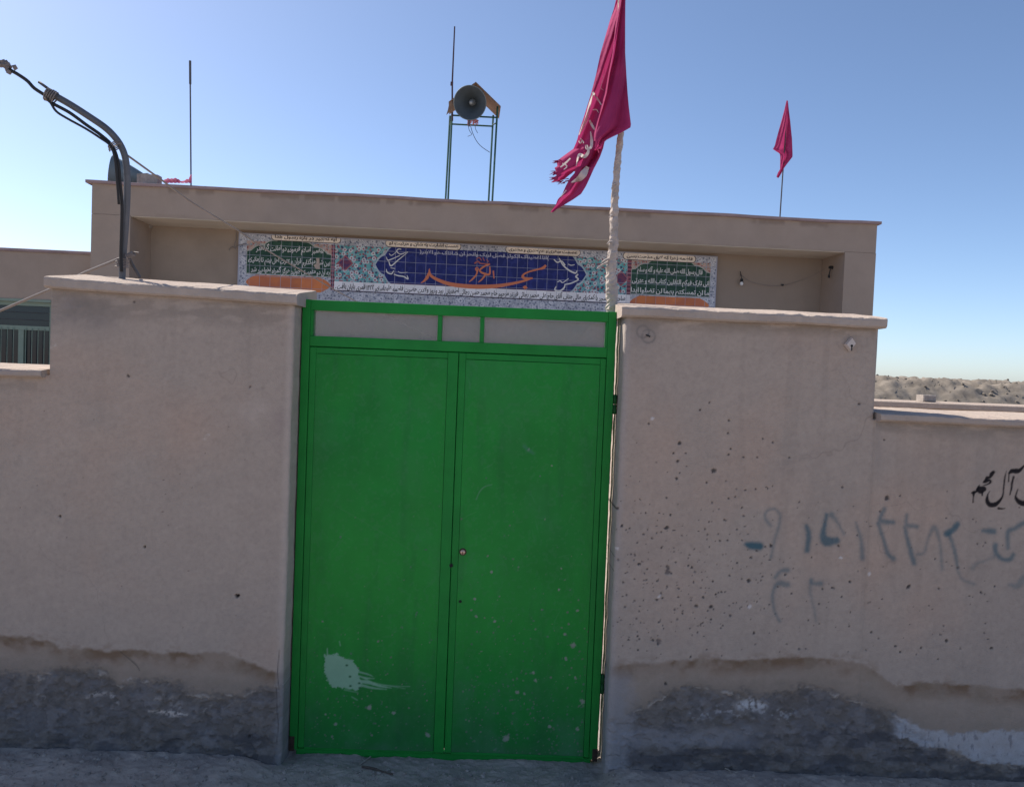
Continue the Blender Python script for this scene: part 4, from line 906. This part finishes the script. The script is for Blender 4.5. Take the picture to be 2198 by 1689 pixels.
# ------------------------------------------------------------------ things on the roof
WB = .45
zS = lambda a, b: (900+a*.2442, 40+b*.2442)
ST = empty('loudspeaker_stand', tuple(hp(1004, 434, WB))); ST.location.z = ZT-.06; so_ = np.array(ST.location)
tag(ST, 'green angle-iron stand with a small board roof on the hall roof', 'stand')
posts = [((230, 1600), (272, 870), .85), ((250, 1600), (292, 770), .35), ((607, 1622), (652, 850), .35), ((640, 1622), (690, 775), .85)]
posts[0] = ((252, 1600), (292, 745), .35); posts[1] = ((229, 1600), (270, 855), .9); posts[2] = ((640, 1620), (688, 775), .35); posts[3] = ((607, 1620), (650, 850), .9)
pe = []
for a, c, w in posts:
    p0 = hp(*zS(*a), w); p0[2] = ZT-.06; p1 = hp(*zS(*c), w); pe.append((p0, p1))
    d = .013
    MB().tube([p0-so_, p1-so_], .019, 4).obj('post', M['standgreen'], ST)
for a, c, w in (((290, 852), (690, 872), .34), ((270, 928), (648, 948), .9)):
    MB().tube([hp(*zS(*a), w)-so_, hp(*zS(*c), w)-so_], .017, 4).obj('rail', M['standgreen'], ST)
for i, j in ((0, 1), (2, 3)):
    a = pe[i][0]+(pe[i][1]-pe[i][0])*.84; c = pe[j][0]+(pe[j][1]-pe[j][0])*.9
    MB().tube([a-so_, c-so_], .015, 4).obj('side_rail', M['standgreen'], ST)
rf = [hp(*zS(497, 566), .25), hp(*zS(716, 780), .25), hp(*zS(258, 740), .25)]
for (a, c) in ((0, 1), (0, 2)):
    A, B = rf[a]-so_, rf[c]-so_; dp = WX*.75; th = np.array([0, 0, .02])
    mb = MB().add([A, B, B+dp, A+dp, A+th, B+th, B+dp+th, A+dp+th], [(0, 1, 2, 3), (7, 6, 5, 4), (0, 4, 5, 1), (1, 5, 6, 2), (2, 6, 7, 3), (3, 7, 4, 0)])
    mb.obj('roof_board', M['ply'], ST)
# ragged end of the left board
A = hp(*zS(262, 735), .24)-so_; mb = MB()
pts = [zS(*q) for q in ((262, 735), (290, 728), (300, 770), (296, 822), (272, 818), (238, 846), (252, 800), (258, 770))]
fr_ = [hp(*q, .25)-so_ for q in pts]; bk = [q+WX*.02 for q in fr_]; n = len(fr_)
mb.add(fr_+bk, [tuple(range(n)), tuple(range(2*n-1, n-1, -1))]+[(i, (i+1) % n, n+(i+1) % n, n+i) for i in range(n)]); mb.obj('splintered_board', M['ply'], ST)
# centre loudspeaker
c0 = hp(*zS(445, 742), .08); HN = empty('horn_loudspeaker', tuple(c0)); tag(HN, 'grey horn loudspeaker facing the street on the green stand', 'loudspeaker', 'rooftop loudspeakers')
ax = -WX*math.cos(R(20))+np.array([0, 0, -1])*math.sin(R(20))+UX*(-.16); Rh = .318
out = [(.045, -.36), (.07, -.35), (.10, -.30), (.15, -.20), (.21, -.11), (.27, -.045), (Rh-.012, -.004), (Rh, .004), (Rh+.006, .0), (Rh-.004, -.012)]
inn = [(Rh-.012, .0), (.26, -.055), (.20, -.12), (.14, -.21), (.09, -.31), (.05, -.34), (.0, -.345)]
MB().lathe(out, (0, 0, 0), ax, 40).obj('horn', M['horn'], HN, True)
MB().lathe(inn, (0, 0, 0), ax, 40).obj('horn_throat', M['horn_in'], HN, True)
MB().lathe([(.0, -.10), (.026, -.105), (.036, -.13), (.040, -.19), (.06, -.26), (.065, -.32)], (0, 0, 0), ax, 24).obj('reflex_cone', mat('reflex_grey', (.34, .36, .37), .5, .1), HN, True)
MB().lathe([(.0, -.56), (.08, -.555), (.085, -.54), (.085, -.38), (.045, -.36)], (0, 0, 0), ax, 24).obj('driver', M['horn'], HN, True)
q = np.array([0, 0, -Rh+.02])+WX*.12; MB().tube([q, q+np.array([0, 0, -.12])], .02, 6).obj('bracket', M['rod'], HN)
mb = MB(); rr = random.Random(3)
for k in range(11):
    a = np.array(hp(*zS(425+rr.uniform(0, 95), 880+rr.uniform(0, 14)), .33)); s = [a]
    for i in range(4): s.append(s[-1]+np.array([rr.uniform(-.03, .03), rr.uniform(-.02, .02), rr.uniform(-.05, .008)]))
    mb.tube(s, [.014, .018, .016, .012, .005], 5, jit=.5)
world_thing(mb, 'tied_rags', M['pinkrag'], 'faded pink rag strips tied under the grey horn loudspeaker', 'rag')
world_thing(MB().tube(smooth_path([hp(*zS(*q), .36) for q in ((450, 940), (470, 1010), (505, 1080), (550, 1130), (620, 1178))], 5), .006, 5).tube(smooth_path([hp(*zS(*q), .36) for q in ((430, 940), (440, 985), (460, 1020), (425, 1038))], 5), .005, 5).tube([hp(*zS(*q), .36) for q in ((490, 940), (495, 975), (513, 1008))], .005, 5),
            'speaker_wire', M['cable'], 'thin wires dangling below the centre loudspeaker', 'wire')
world_thing(MB().tube([hp(*zS(290, 900), .32), hp(*zS(290, 560), .32), hp(*zS(311, 72), .32)], [.02, .018, .014], 6).tube([hp(*zS(285, 590), .32), hp(*zS(287, 560), .32)], .03, 6), 'roof_rod', M['rodred'], 'tall thin dark rod fixed to the loudspeaker stand', 'rod', 'thin rods on the hall roof')
# left rod with fallen cloth
z6 = lambda a, b: (a*.3096, 100+b*.3096)
a0 = hp(*z6(1326, 950), .25); a0[2] = ZT-.05
world_thing(MB().tube([a0, hp(*z6(1319, 260), .25)], .014, 6).tube([hp(*z6(1319, 262), .25), hp(*z6(1318, 100), .25)], .022, 6), 'roof_rod', M['rod'], 'lone thin rod standing on the left part of the hall roof', 'rod', 'thin rods on the hall roof')
mb = MB(); rows = []
for i in range(26):
    t = i/25; px_ = 1135+t*195
    r_ = []
    for j in range(9):
        s = j/8; h = (16+20*math.sin(t*4.2+.3)**2*(1-.35*t)+5*math.sin(t*17)+(34*sst(.88, .97, np.array([t]))[0]))*math.sin(s*math.pi)
        q = hp(*z6(px_, 946-h+3*math.sin(i*1.9+j)), -.02+s*.3); r_.append(tuple(q))
    rows.append(r_)
mb.sheet(rows); world_thing(mb, 'fallen_cloth', M['flag2'], 'crumpled red cloth lying on the roof edge at the foot of the lone rod', 'cloth', smooth=True)
# left loudspeaker, seen from the side
mo_ = hp(*z6(768, 872), .75); H2 = empty('horn_loudspeaker', tuple(mo_)); H2.location.z -= 0; tag(H2, 'grey horn loudspeaker turned left on the roof corner behind the bent pipe', 'loudspeaker', 'rooftop loudspeakers')
ax2 = -UX*.95-WX*.28+np.array([0, 0, .10]); ax2 /= np.linalg.norm(ax2); R2 = .33
MB().lathe([(.07, -.66), (.12, -.55), (.17, -.44), (.235, -.28), (.29, -.13), (R2-.01, -.01), (R2, .0), (R2-.012, .002), (.27, -.13), (.21, -.27), (.12, -.45), (0, -.48)], (0, 0, 0), ax2, 32).obj('horn', M['horn'], H2, True)
MB().lathe([(.0, -.90), (.085, -.89), (.09, -.87), (.09, -.67), (.05, -.66)], (0, 0, 0), ax2, 20).obj('driver', M['horn'], H2, True)
MB().tube([-ax2*.25+np.array([0, 0, -.12]), -ax2*.25+np.array([0, 0, -.45])], .025, 6).obj('bracket', M['rod'], H2)
a = hp(*z6(1040, 938), .15); mb = MB().box((a[0]-.18, a[1], ZT-.03), (a[0]+.14, a[1]+.2, a[2]+.14)); world_thing(mb, 'cement_block', M['stone'], 'small cement block on the roof edge beside the left loudspeaker', 'block')
a = hp(*z6(1000, 925), .22); mb = MB().box((a[0]-.15, a[1], ZT-.03), (a[0]+.05, a[1]+.16, a[2]+.12)); mb.v = [(x+random.uniform(-.02, .02), y, z+random.uniform(-.03, .03)) for x, y, z in mb.v]; world_thing(mb, 'cement_lump', M['stone'], 'rough cement lump behind the small block on the roof edge', 'block')
# roof flag on the right
z7 = lambda a, b: (1550+a*.2977, 200+b*.2977)
a0 = hp(*z7(416, 900), .4); a0[2] = ZT-.06
world_thing(MB().tube([a0, hp(*z7(436, 600), .4), hp(*z7(455, 330), .4), hp(*z7(470, 60), .4)], [.014, .013, .012, .012], 6), 'flag_pole', M['rod'], 'thin dark pole of the small flag on the right of the hall roof', 'pole', 'flag poles')
def cloth(rows, nx, depth, amp, seed, pos, th=.0):
    """rows: (y, left x, right x); waved sheet between the two edges"""
    ys = [r[0] for r in rows]; L = [r[1] for r in rows]; Rr = [r[2] for r in rows]; out = []
    yy = np.linspace(ys[0], ys[-1], 60)
    for y in yy:
        l_, r_ = np.interp(y, ys, L), np.interp(y, ys, Rr); row = []
        for i in range(nx):
            s = i/(nx-1); dd = depth+amp*(math.sin(s*7.5+y*.006+seed)*.6+math.sin(s*15+y*.011+seed*2)*.25)*min(1, (r_-l_)/80)
            row.append(pos(l_+(r_-l_)*s, y, dd))
        out.append(row)
    return out
mb = MB()
mb.sheet(cloth([(55, 464, 474), (130, 447, 482), (200, 428, 491), (330, 392, 504), (380, 380, 506), (405, 366, 507), (430, 402, 508), (436, 416, 508), (460, 419, 508), (520, 418, 462), (550, 418, 441), (575, 402, 430), (605, 391, 412), (613, 402, 406)], 18, .36, .10, 1.0, lambda x, y, d: hp(*z7(x, y), d)))
world_thing(mb, 'flag', M['flag2'], 'small ragged crimson flag hanging on the right of the hall roof', 'flag', 'crimson flags', True)

# ------------------------------------------------------------------ big flag and its crusted pole behind the gate
YP = .10
z5f = lambda a, b: (1160+a*.2857, b*.2857)
pp = [at(1312, 690, YP), at(1313, 664, YP), at(1312, 620, YP), at(1312, 570, YP), at(1317, 525, YP), at(1318, 470, YP), at(1320, 420, YP), at(1324, 370, YP), at(1328, 330, YP), at(1332, 285, YP), at(1333, 200, YP), at(1333, 60, YP), at(1333, -120, YP)]
pp = [at(1308, 1600, YP)*np.array([1, 1, 0])+np.array([0, 0, .0])]+pp; pp[0][0] = pp[1][0]-.002
path = smooth_path(pp, 10); rr_ = []
for i, q in enumerate(path):
    k = sst(2.0, 2.9, np.array([q[2]]))[0]; rr_.append((.027*(1-k)+.015*k)*(1+.22*(vn(np.array([i*.8]), np.array([2.]), 9)[0]-.5)))
mb = MB().tube(path, rr_, 12, jit=.30)
for (x_, y_, l_) in ((1306, 563, 26), (1307, 556, 18), (1309, 570, 12), (1312, 519, 10), (1322, 395, 9), (1316, 462, 9)):
    a = at(x_, y_, YP-.01); b_ = at(x_-l_, y_+l_*.55, YP-.03); mb.tube([a, (a+b_)/2+np.array([0, 0, .004]), b_], [.007, .005, .001], 5)
world_thing(mb, 'flag_pole', M['sack'], 'crooked pale crusted pole of the big crimson flag beside the gate', 'pole', 'flag poles')
fpos = lambda x, y, d: at(*z5f(x, y), YP+d)
FLG = empty('flag', tuple(at(1340, -60, YP))); fo = np.array(FLG.location)
tag(FLG, 'large torn crimson flag with white calligraphy on the crusted pole above the gate', 'flag', 'crimson flags')
def sub(rows): return [[np.array(p)-fo for p in r] for r in rows]
backrows = [(-260, 600, 636), (-60, 590, 637), (0, 568, 636), (70, 552, 630), (150, 524, 612), (400, 452, 590), (560, 418, 560), (700, 382, 530), (850, 336, 505), (960, 300, 490), (1060, 274, 484), (1120, 248, 470)]
mb = MB().sheet(sub(cloth(backrows, 22, .035, .055, .4, fpos)))
# upper torn tongue
UT = [(1119, 248, 470), (1150, 205, 455), (1190, 150, 440), (1215, 122, 425), (1250, 128, 400), (1262, 105, 365), (1290, 118, 250), (1305, 90, 235), (1318, 125, 215), (1340, 84, 190), (1352, 105, 175), (1372, 78, 96)]
mb.sheet(sub(cloth(UT, 22, .04, .05, 1.4, fpos)))
# lower torn tongue
LT = [(1119, 330, 470), (1180, 330, 448), (1250, 300, 412), (1262, 262, 405), (1300, 258, 388), (1340, 222, 370), (1400, 190, 342), (1458, 165, 306), (1500, 130, 246), (1540, 115, 180), (1575, 90, 120), (1596, 76, 96)]
mb.sheet(sub(cloth(LT, 22, .030, .045, 2.2, fpos)))
mb.obj('cloth', M['flag'], FLG, True)
mb = MB()
fr_rows = [(-260, 620, 640), (-60, 608, 640), (60, 590, 638), (200, 566, 637), (400, 548, 637), (560, 520, 646), (700, 498, 655), (800, 470, 664), (900, 440, 676), (950, 428, 682), (962, 425, 675), (1000, 416, 605), (1040, 412, 520), (1062, 414, 482), (1095, 412, 462), (1124, 413, 420)]
mb.sheet(sub(cloth(fr_rows, 22, -.078, .040, 3.1, fpos)))
# fold joining the front lap to the back
fl = []
for y in np.linspace(-60, 1060, 50):
    l_ = np.interp(y, [r[0] for r in fr_rows], [r[1] for r in fr_rows]); w = 4+10*sst(300, 700, np.array([y]))[0]
    fl.append([fpos(l_, y, -.078), fpos(l_-w*.55, y, -.05), fpos(l_-w, y, -.012), fpos(l_-w*.6, y, .02), fpos(l_+8, y, .04)])
mb.sheet(sub(fl)); mb.obj('front_lap', M['flag'], FLG, True)
def on_cloth(x, y):                                   # depth of the cloth under a printed stroke
    best = .06
    for rows, dep, amp, seed in ((backrows, .035, .055, .4), (UT, .04, .05, 1.4), (LT, .030, .045, 2.2)):
        if not rows[0][0]-4 <= y <= rows[-1][0]+4: continue
        l_ = np.interp(y, [r[0] for r in rows], [r[1] for r in rows]); r_ = np.interp(y, [r[0] for r in rows], [r[2] for r in rows]); t = (x-l_)/(r_-l_)
        if -.06 < t < 1.06: best = min(best, dep+amp*(math.sin(t*7.5+y*.006+seed)*.6+math.sin(t*15+y*.011+seed*2)*.25)*min(1, (r_-l_)/80))
    return best-.022
for pts, ws in (([(482, 518), (476, 570), (458, 640), (455, 665), (476, 682)], [2, 4, 4, 6, 1.5]), ([(392, 694), (425, 740), (465, 800)], [14, 16, 5]), ([(392, 828), (420, 826), (438, 850)], [8, 9, 3]), ([(368, 905), (392, 950), (415, 988)], [14, 18, 6]), ([(395, 700), (372, 780), (350, 880), (318, 960), (290, 1015)], [5, 16, 26, 22, 4]),
                ([(287, 1060), (302, 1078), (312, 1052), (325, 1075), (300, 1040)], [8, 8, 8, 8, 6]), ([(376, 990), (385, 1060), (378, 1110), (345, 1120), (338, 1090)], [6, 22, 20, 12, 3]), ([(350, 1090), (360, 1140), (330, 1178), (290, 1165), (268, 1250)], [8, 20, 28, 20, 4]),
                ([(355, 1255), (325, 1305), (290, 1345), (230, 1372)], [26, 56, 44, 5]), ([(225, 1190), (190, 1225), (150, 1258)], [10, 14, 9]), ([(165, 1228), (200, 1250), (175, 1275)], [7, 8, 5]), ([(195, 1430), (150, 1480)], [8, 6])):
    p = smooth_path(pts, 5); w = np.interp(np.linspace(0, 1, len(p)), np.linspace(0, 1, len(ws)), ws)*.5; a = []; b_ = []
    for i in range(len(p)):
        t = p[min(i+1, len(p)-1)]-p[max(i-1, 0)]; t = t/(np.linalg.norm(t)+1e-9); nr = np.array([-t[1], t[0]])
        for s, lst_ in ((1, a), (-1, b_)):
            q = p[i]+s*nr*w[i]; lst_.append(fpos(q[0], q[1], on_cloth(q[0], q[1]))-fo)
    MB().sheet([a, b_]).obj('letter_stroke', M['flagwhite'], FLG, True)
mb = MB(); rr = random.Random(9)                      # frayed threads
for k in range(26):
    x_, y_ = rr.choice(((120, 1215), (105, 1265), (95, 1305), (90, 1345), (130, 1370), (150, 1375), (190, 1360))); x_ += rr.uniform(-12, 16); y_ += rr.uniform(-12, 8)
    a = fpos(x_+22, y_-6, .03)-fo; b_ = fpos(x_-rr.uniform(6, 24), y_+rr.uniform(-6, 18), .02)-fo; mb.tube([a, (a+b_)/2, b_], [.0025, .002, .0006], 4)
mb.obj('frayed_threads', M['flag'], FLG)

# ------------------------------------------------------------------ bent service pipe on the left wall, cables and stays
def zY(b): return float(np.interp(b, [330, 700, 1575], [-.08, .0, .10]))
pz = lambda a, b, dy=0.0: at(*z6(a, b), zY(b)+dy)
pts = [(846, 1640), (848, 1575), (852, 1470), (866, 1300), (876, 1150), (882, 1000), (881, 880), (868, 770), (838, 690), (790, 622), (725, 560), (620, 488), (490, 405), (352, 326)]
path = smooth_path([pz(*q) for q in pts], 6)
SM = empty('service_pipe', tuple(path[0])); tag(SM, 'bent grey steel pipe standing on the left wall carrying cables', 'pipe'); sm_ = np.array(SM.location)
MB().tube([q-sm_ for q in path], .0150, 14).obj('pipe', M['pipe'], SM, True)
e = path[-1]; d = path[-1]-path[-2]; d /= np.linalg.norm(d)
MB().tube([e-d*.001-sm_, e+d*.012-sm_], .0185, 14).obj('end_collar', M['rod'], SM, True)
MB().tube([e-sm_+np.array([.0, 0, .012]), e+d*.055-sm_+np.array([0, 0, .02])], .006, 8).obj('hook_bolt', M['rod'], SM, True)
# pipe ends
c1 = smooth_path([at(-260, -40, -.5), at(-60, 95, -.25)]+[pz(*q, -.03) for q in ((-30, 85), (50, 150), (130, 198), (190, 240), (240, 292), (330, 352), (352, 388), (480, 458), (600, 545), (700, 615), (778, 690), (818, 800), (832, 950), (846, 1100), (842, 1300), (838, 1450), (842, 1560))], 5)
world_thing(MB().tube(c1, .0075, 8), 'power_cable', M['cable'], 'black cable coming in from the upper left and running down the bent pipe', 'cable', 'cables on the bent pipe', True)
c2 = smooth_path([pz(*q, -.045) for q in ((352, 392), (392, 452), (470, 502), (590, 568), (690, 632), (768, 692), (798, 790), (812, 940), (824, 1095))], 5)
world_thing(MB().tube(c2, .0055, 8), 'power_cable', M['cable'], 'second thinner black cable sagging under the bent pipe', 'cable', 'cables on the bent pipe', True)
mb = MB(); rr = random.Random(4)
for k in range(16):                                   # clump of tape on the incoming cable
    q = pz(15+k*4.5, 112+k*3.6, -.03); mb.tube([q+np.array([rr.uniform(-.012, .012), 0, rr.uniform(-.012, .012)]), q+np.array([rr.uniform(-.02, .02), rr.uniform(-.01, .01), rr.uniform(-.02, .02)])], [.012, .009], 6)
world_thing(mb, 'cable_splice', M['wire'], 'lumpy taped splice on the incoming cable at the left edge', 'splice')
def wrap(center, axis, r, n, lab, name='tie_wire', wr=.0028, seed=2, m='wire'):
    axis = np.array(axis)/np.linalg.norm(axis); a = np.array([0, 1.0, 0]); e1 = np.cross(axis, a); e1 /= np.linalg.norm(e1); e2 = np.cross(axis, e1); rr = random.Random(seed); P = []
    for k in range(n*10):
        t = k/10; w = rr.uniform(.95, 1.12); P.append(center+axis*(t-n/2)*wr*2.6+r*w*(math.cos(2*math.pi*t)*e1+math.sin(2*math.pi*t)*e2))
    P += [P[-1]+np.array([rr.uniform(.01, .03), -.01, rr.uniform(-.03, .02)])]
    return world_thing(MB().tube(P, wr, 5), name, M[m], lab, 'wire', 'wire ties on the bent pipe')
wrap(pz(352, 345, -.01), d, .026, 5, 'wire tie at the top end of the bent pipe', wr=.0035)
wrap(pz(795, 690, -.015), (-.6, 0, 1), .028, 3, 'wire tie holding the cables at the bend of the pipe')
wrap(pz(850, 1500, 0), (.1, 0, 1), .027, 6, 'knotted wire tie low on the bent pipe above the coping', seed=5)
wrap(pz(905, 1445, -.02), (1, 0, .5), .010, 5, 'pale knotted wire end beside the foot of the bent pipe', seed=6)
st0 = pz(838, 1468, .03)
world_thing(MB().tube([st0+np.array([.02, 0, .01]), at(185, 584, .25), at(110, 620, .45), at(0, 667, .7), at(-150, 732, 1.05)], .0075, 8), 'stay_rod', M['wire'], 'slanting stay rod running down to the left from the bent pipe', 'rod', 'stays of the bent pipe')
world_thing(MB().tube([pz(885, 1440, .02), pz(915, 1510, .05), at(300, 596, .17)], .0075, 8), 'stay_rod', M['rod'], 'short stay rod right of the foot of the bent pipe', 'rod', 'stays of the bent pipe')
# cable across the yard
wpx = [(268, 330), (350, 389), (368, 403), (420, 440), (508, 493), (568, 534), (665, 591), (720, 623), (817, 673), (935, 726), (985, 744)]
A = at(268, 330, .06); B = at(985, 744, 11.0); P = []
for (x_, y_) in wpx:
    dr = ray(x_, y_); # meet the vertical plane through A and B
    nrm = np.cross(B-A, np.array([0, 0, 1.0])); t = ((A-CAMP)@nrm)/(dr@nrm); P.append(CAMP+dr*t)
world_thing(MB().tube(smooth_path(P, 5), [.0048]*((len(P)-1)*5+1), 6), 'yard_cable', M['wire'], 'long cable slanting from the bent pipe down across the yard to the hall', 'cable', smooth=True)

# ------------------------------------------------------------------ small fittings on the right wall
p = at(1824, 739, -.125)
o = MB().add([(p[0]-.026, -.122, p[2]-.002), (p[0], -.122, p[2]-.033), (p[0]+.026, -.122, p[2]+.004), (p[0]+.004, -.122, p[2]+.034), (p[0]-.020, -.142, p[2]-.001), (p[0], -.142, p[2]-.026), (p[0]+.020, -.142, p[2]+.004), (p[0]+.003, -.142, p[2]+.027)], [(0, 1, 5, 4), (1, 2, 6, 5), (2, 3, 7, 6), (3, 0, 4, 7), (4, 5, 6, 7)])
PLT = world_thing(o, 'wall_plate', M['ceramic'], 'white diamond-shaped plaster plate under the right coping', 'plate')
MB().lathe([(0, -.004), (.005, -.003), (.006, .004)], (.002, -.01, .026), (0, 1, 0), 8).box((.0, -.0125, .004), (.004, -.0095, .026)).obj('nail_hole', M['dark'], PLT)
p = at(1389, 719, -.122)
world_thing(MB().tube([(p[0]-.004, -.118, p[2]), (p[0]+.002, -.134, p[2]-.003), (p[0]+.012, -.136, p[2]-.008)], .0035, 6), 'bent_nail', M['cable'], 'small bent nail in the patched ring at the gate end of the right wall', 'nail')

# ------------------------------------------------------------------ beyond the right wall: inner wall, mound
YI = 2.6
IW = empty('inner_wall', (5.0, YI, 0)); tag(IW, 'low yard wall with a sunlit coping seen over the right street wall', 'wall')
ia = at(1890, 858, YI)[2]; ib = at(2198, 872, YI)[2]; zi = (ia+ib)/2
MB().box((-2.2, .05, 0), (6, .25, zi-.05)).obj('wall_body', M['plaster'], IW)
xs = np.arange(-2.25, 6.02, .04); rows = []
for (w, dz) in ((.03, -.05), (.0, -.046), (.0, -.008), (.02, .0), (.29, .004), (.30, -.05)):
    rows.append([(x, w+.005*(vn(np.array([x*5.]), np.array([dz*30]), 8)[0]-.5), zi+dz+.010*(vn(np.array([x*2.]), np.array([.0]), 9)[0]-.5)) for x in xs])
mb = MB().sheet(rows); n = len(xs); mb.f += [tuple(j*n for j in range(6)), tuple(j*n+n-1 for j in range(5, -1, -1))]; mb.obj('coping', M['coping'], IW, False)
p0 = at(1977, 846, YI+.1); p1 = at(2004, 857, YI+.1)
world_thing(MB().bbox((p0[0], YI+.06, zi+.002), (p1[0], YI+.17, zi+.055), .006), 'loose_brick', M['stone'], 'loose brick lying on the sunlit inner wall', 'brick')
def mound():
    xs = np.arange(3, 62, .11); ys = np.arange(17, 30, .11); X, Y = np.meshgrid(xs, ys)
    top = 1.92+.10*(fbm(X*.25, Y*0, 91)-.5)+.004*(X-12)
    prof = sst(17, 21.5, Y+.8*(fbm(X*.4, Y*.4, 92)-.5))*(1-.55*sst(24, 30, Y))
    n1 = fbm(X*1.1, Y*1.1, 93); n2 = fbm(X*3.2, Y*3.2, 94); r = 1-np.abs(2*fbm(X*1.7, Y*1.7, 95)-1)
    Z = top*prof+(n1-.5)*.22*prof+(n2-.5)*.24*prof+(fbm(X*9, Y*9, 96, 3)-.5)*.22*prof+(r-.8)*.14*prof-.02
    return np.stack([X, Y, np.minimum(Z, top+.06+.12*(n2-.5))], -1)
M['rubble'] = mat('rubble_earth', (.225, .195, .165), .97, var=.3, scale=2.2, bump=.8, bscale=12, spec=.1, dirt=(.18, .155, .13))
MD = grid_obj('rubble_mound', mound(), M['rubble'], smooth=False); tag(MD, 'rough pale rubble mound on the skyline at the right', 'mound', kind='structure')
# clods on its face and crest
rk = MB(); rr = random.Random(12)
ico = [(0, 0, 1), (.89, 0, .45), (.28, .85, .45), (-.72, .53, .45), (-.72, -.53, .45), (.28, -.85, .45), (.72, .53, -.45), (-.28, .85, -.45), (-.89, 0, -.45), (-.28, -.85, -.45), (.72, -.53, -.45), (0, 0, -1)]
icf = [(0, 1, 2), (0, 2, 3), (0, 3, 4), (0, 4, 5), (0, 5, 1), (1, 6, 2), (2, 7, 3), (3, 8, 4), (4, 9, 5), (5, 10, 1), (6, 7, 2), (7, 8, 3), (8, 9, 4), (9, 10, 5), (10, 6, 1), (11, 7, 6), (11, 8, 7), (11, 9, 8), (11, 10, 9), (11, 6, 10)]
mp = mound()
for k in range(900):
    j = rr.randrange(8, 52); i = rr.randrange(40, mp.shape[1]-150); q = mp[j, i]; s = rr.choice((.025, .03, .04, .04, .05, .07))
    rk.add([(q[0]+a*s*rr.uniform(.7, 1.3), q[1]+b*s*rr.uniform(.7, 1.3), q[2]+s*.3+c*s*rr.uniform(.6, 1.1)) for a, b, c in ico], icf)
tag(rk.obj('clods', M['rubble']), 'clods of earth strewn over the rubble mound', 'clods', kind='stuff')

# ------------------------------------------------------------------ litter on the ground by the gate
def gz(x, y): return float(ground_z(np.array([x]), np.array([y]))[0])
def gpt(px_, py_):
    dr = ray(px_, py_); z = 0.0
    for _ in range(4):
        t = (z-CAMP[2])/dr[2]; p = CAMP+dr*t; z = gz(p[0], p[1])
    return p
def twig(a, b, r, m, lab):
    p, q = gpt(*a), gpt(*b); mid = (p+q)/2+np.array([0, 0, .003]); p = p+np.array([0, 0, r]); q = q+np.array([0, 0, r])
    world_thing(MB().tube(smooth_path([p, p*.65+q*.35+np.array([.004, 0, .004]), p*.3+q*.7, q], 4), np.linspace(r, r*.6, 13), 6, jit=.3), 'twig', M[m], lab, 'twig', 'litter by the gate')
twig((777, 1647), (843, 1664), .0055, 'twig', 'dark twig lying on the earth in front of the left leaf')
twig((773, 1641), (799, 1622), .004, 'straw', 'pale stick leaning at the foot of the left leaf')
twig((1540, 1648), (1582, 1659), .0035, 'straw', 'thin pale stick by the foot of the right wall')
rk = MB(); rr = random.Random(21)
for k in range(1500):
    x_ = rr.uniform(-2.2, 2.7); y_ = -.14-abs(rr.gauss(0, .22)); s = rr.choice((.002, .003, .003, .004, .004, .005, .006, .008, .011))
    if abs(x_) < .7: y_ += rr.uniform(0, .12)
    z_ = gz(x_, y_)
    rk.add([(x_+a*s*rr.uniform(.7, 1.4), y_+b*s*rr.uniform(.7, 1.4), z_+s*.2+c*s*rr.uniform(.5, 1)) for a, b, c in ico], icf)
tag(rk.obj('pebbles', mat('pebble', (.30, .26, .23), .95, var=.4, scale=30)), 'small pebbles and crumbs on the earth at the wall foot', 'pebbles', kind='stuff')
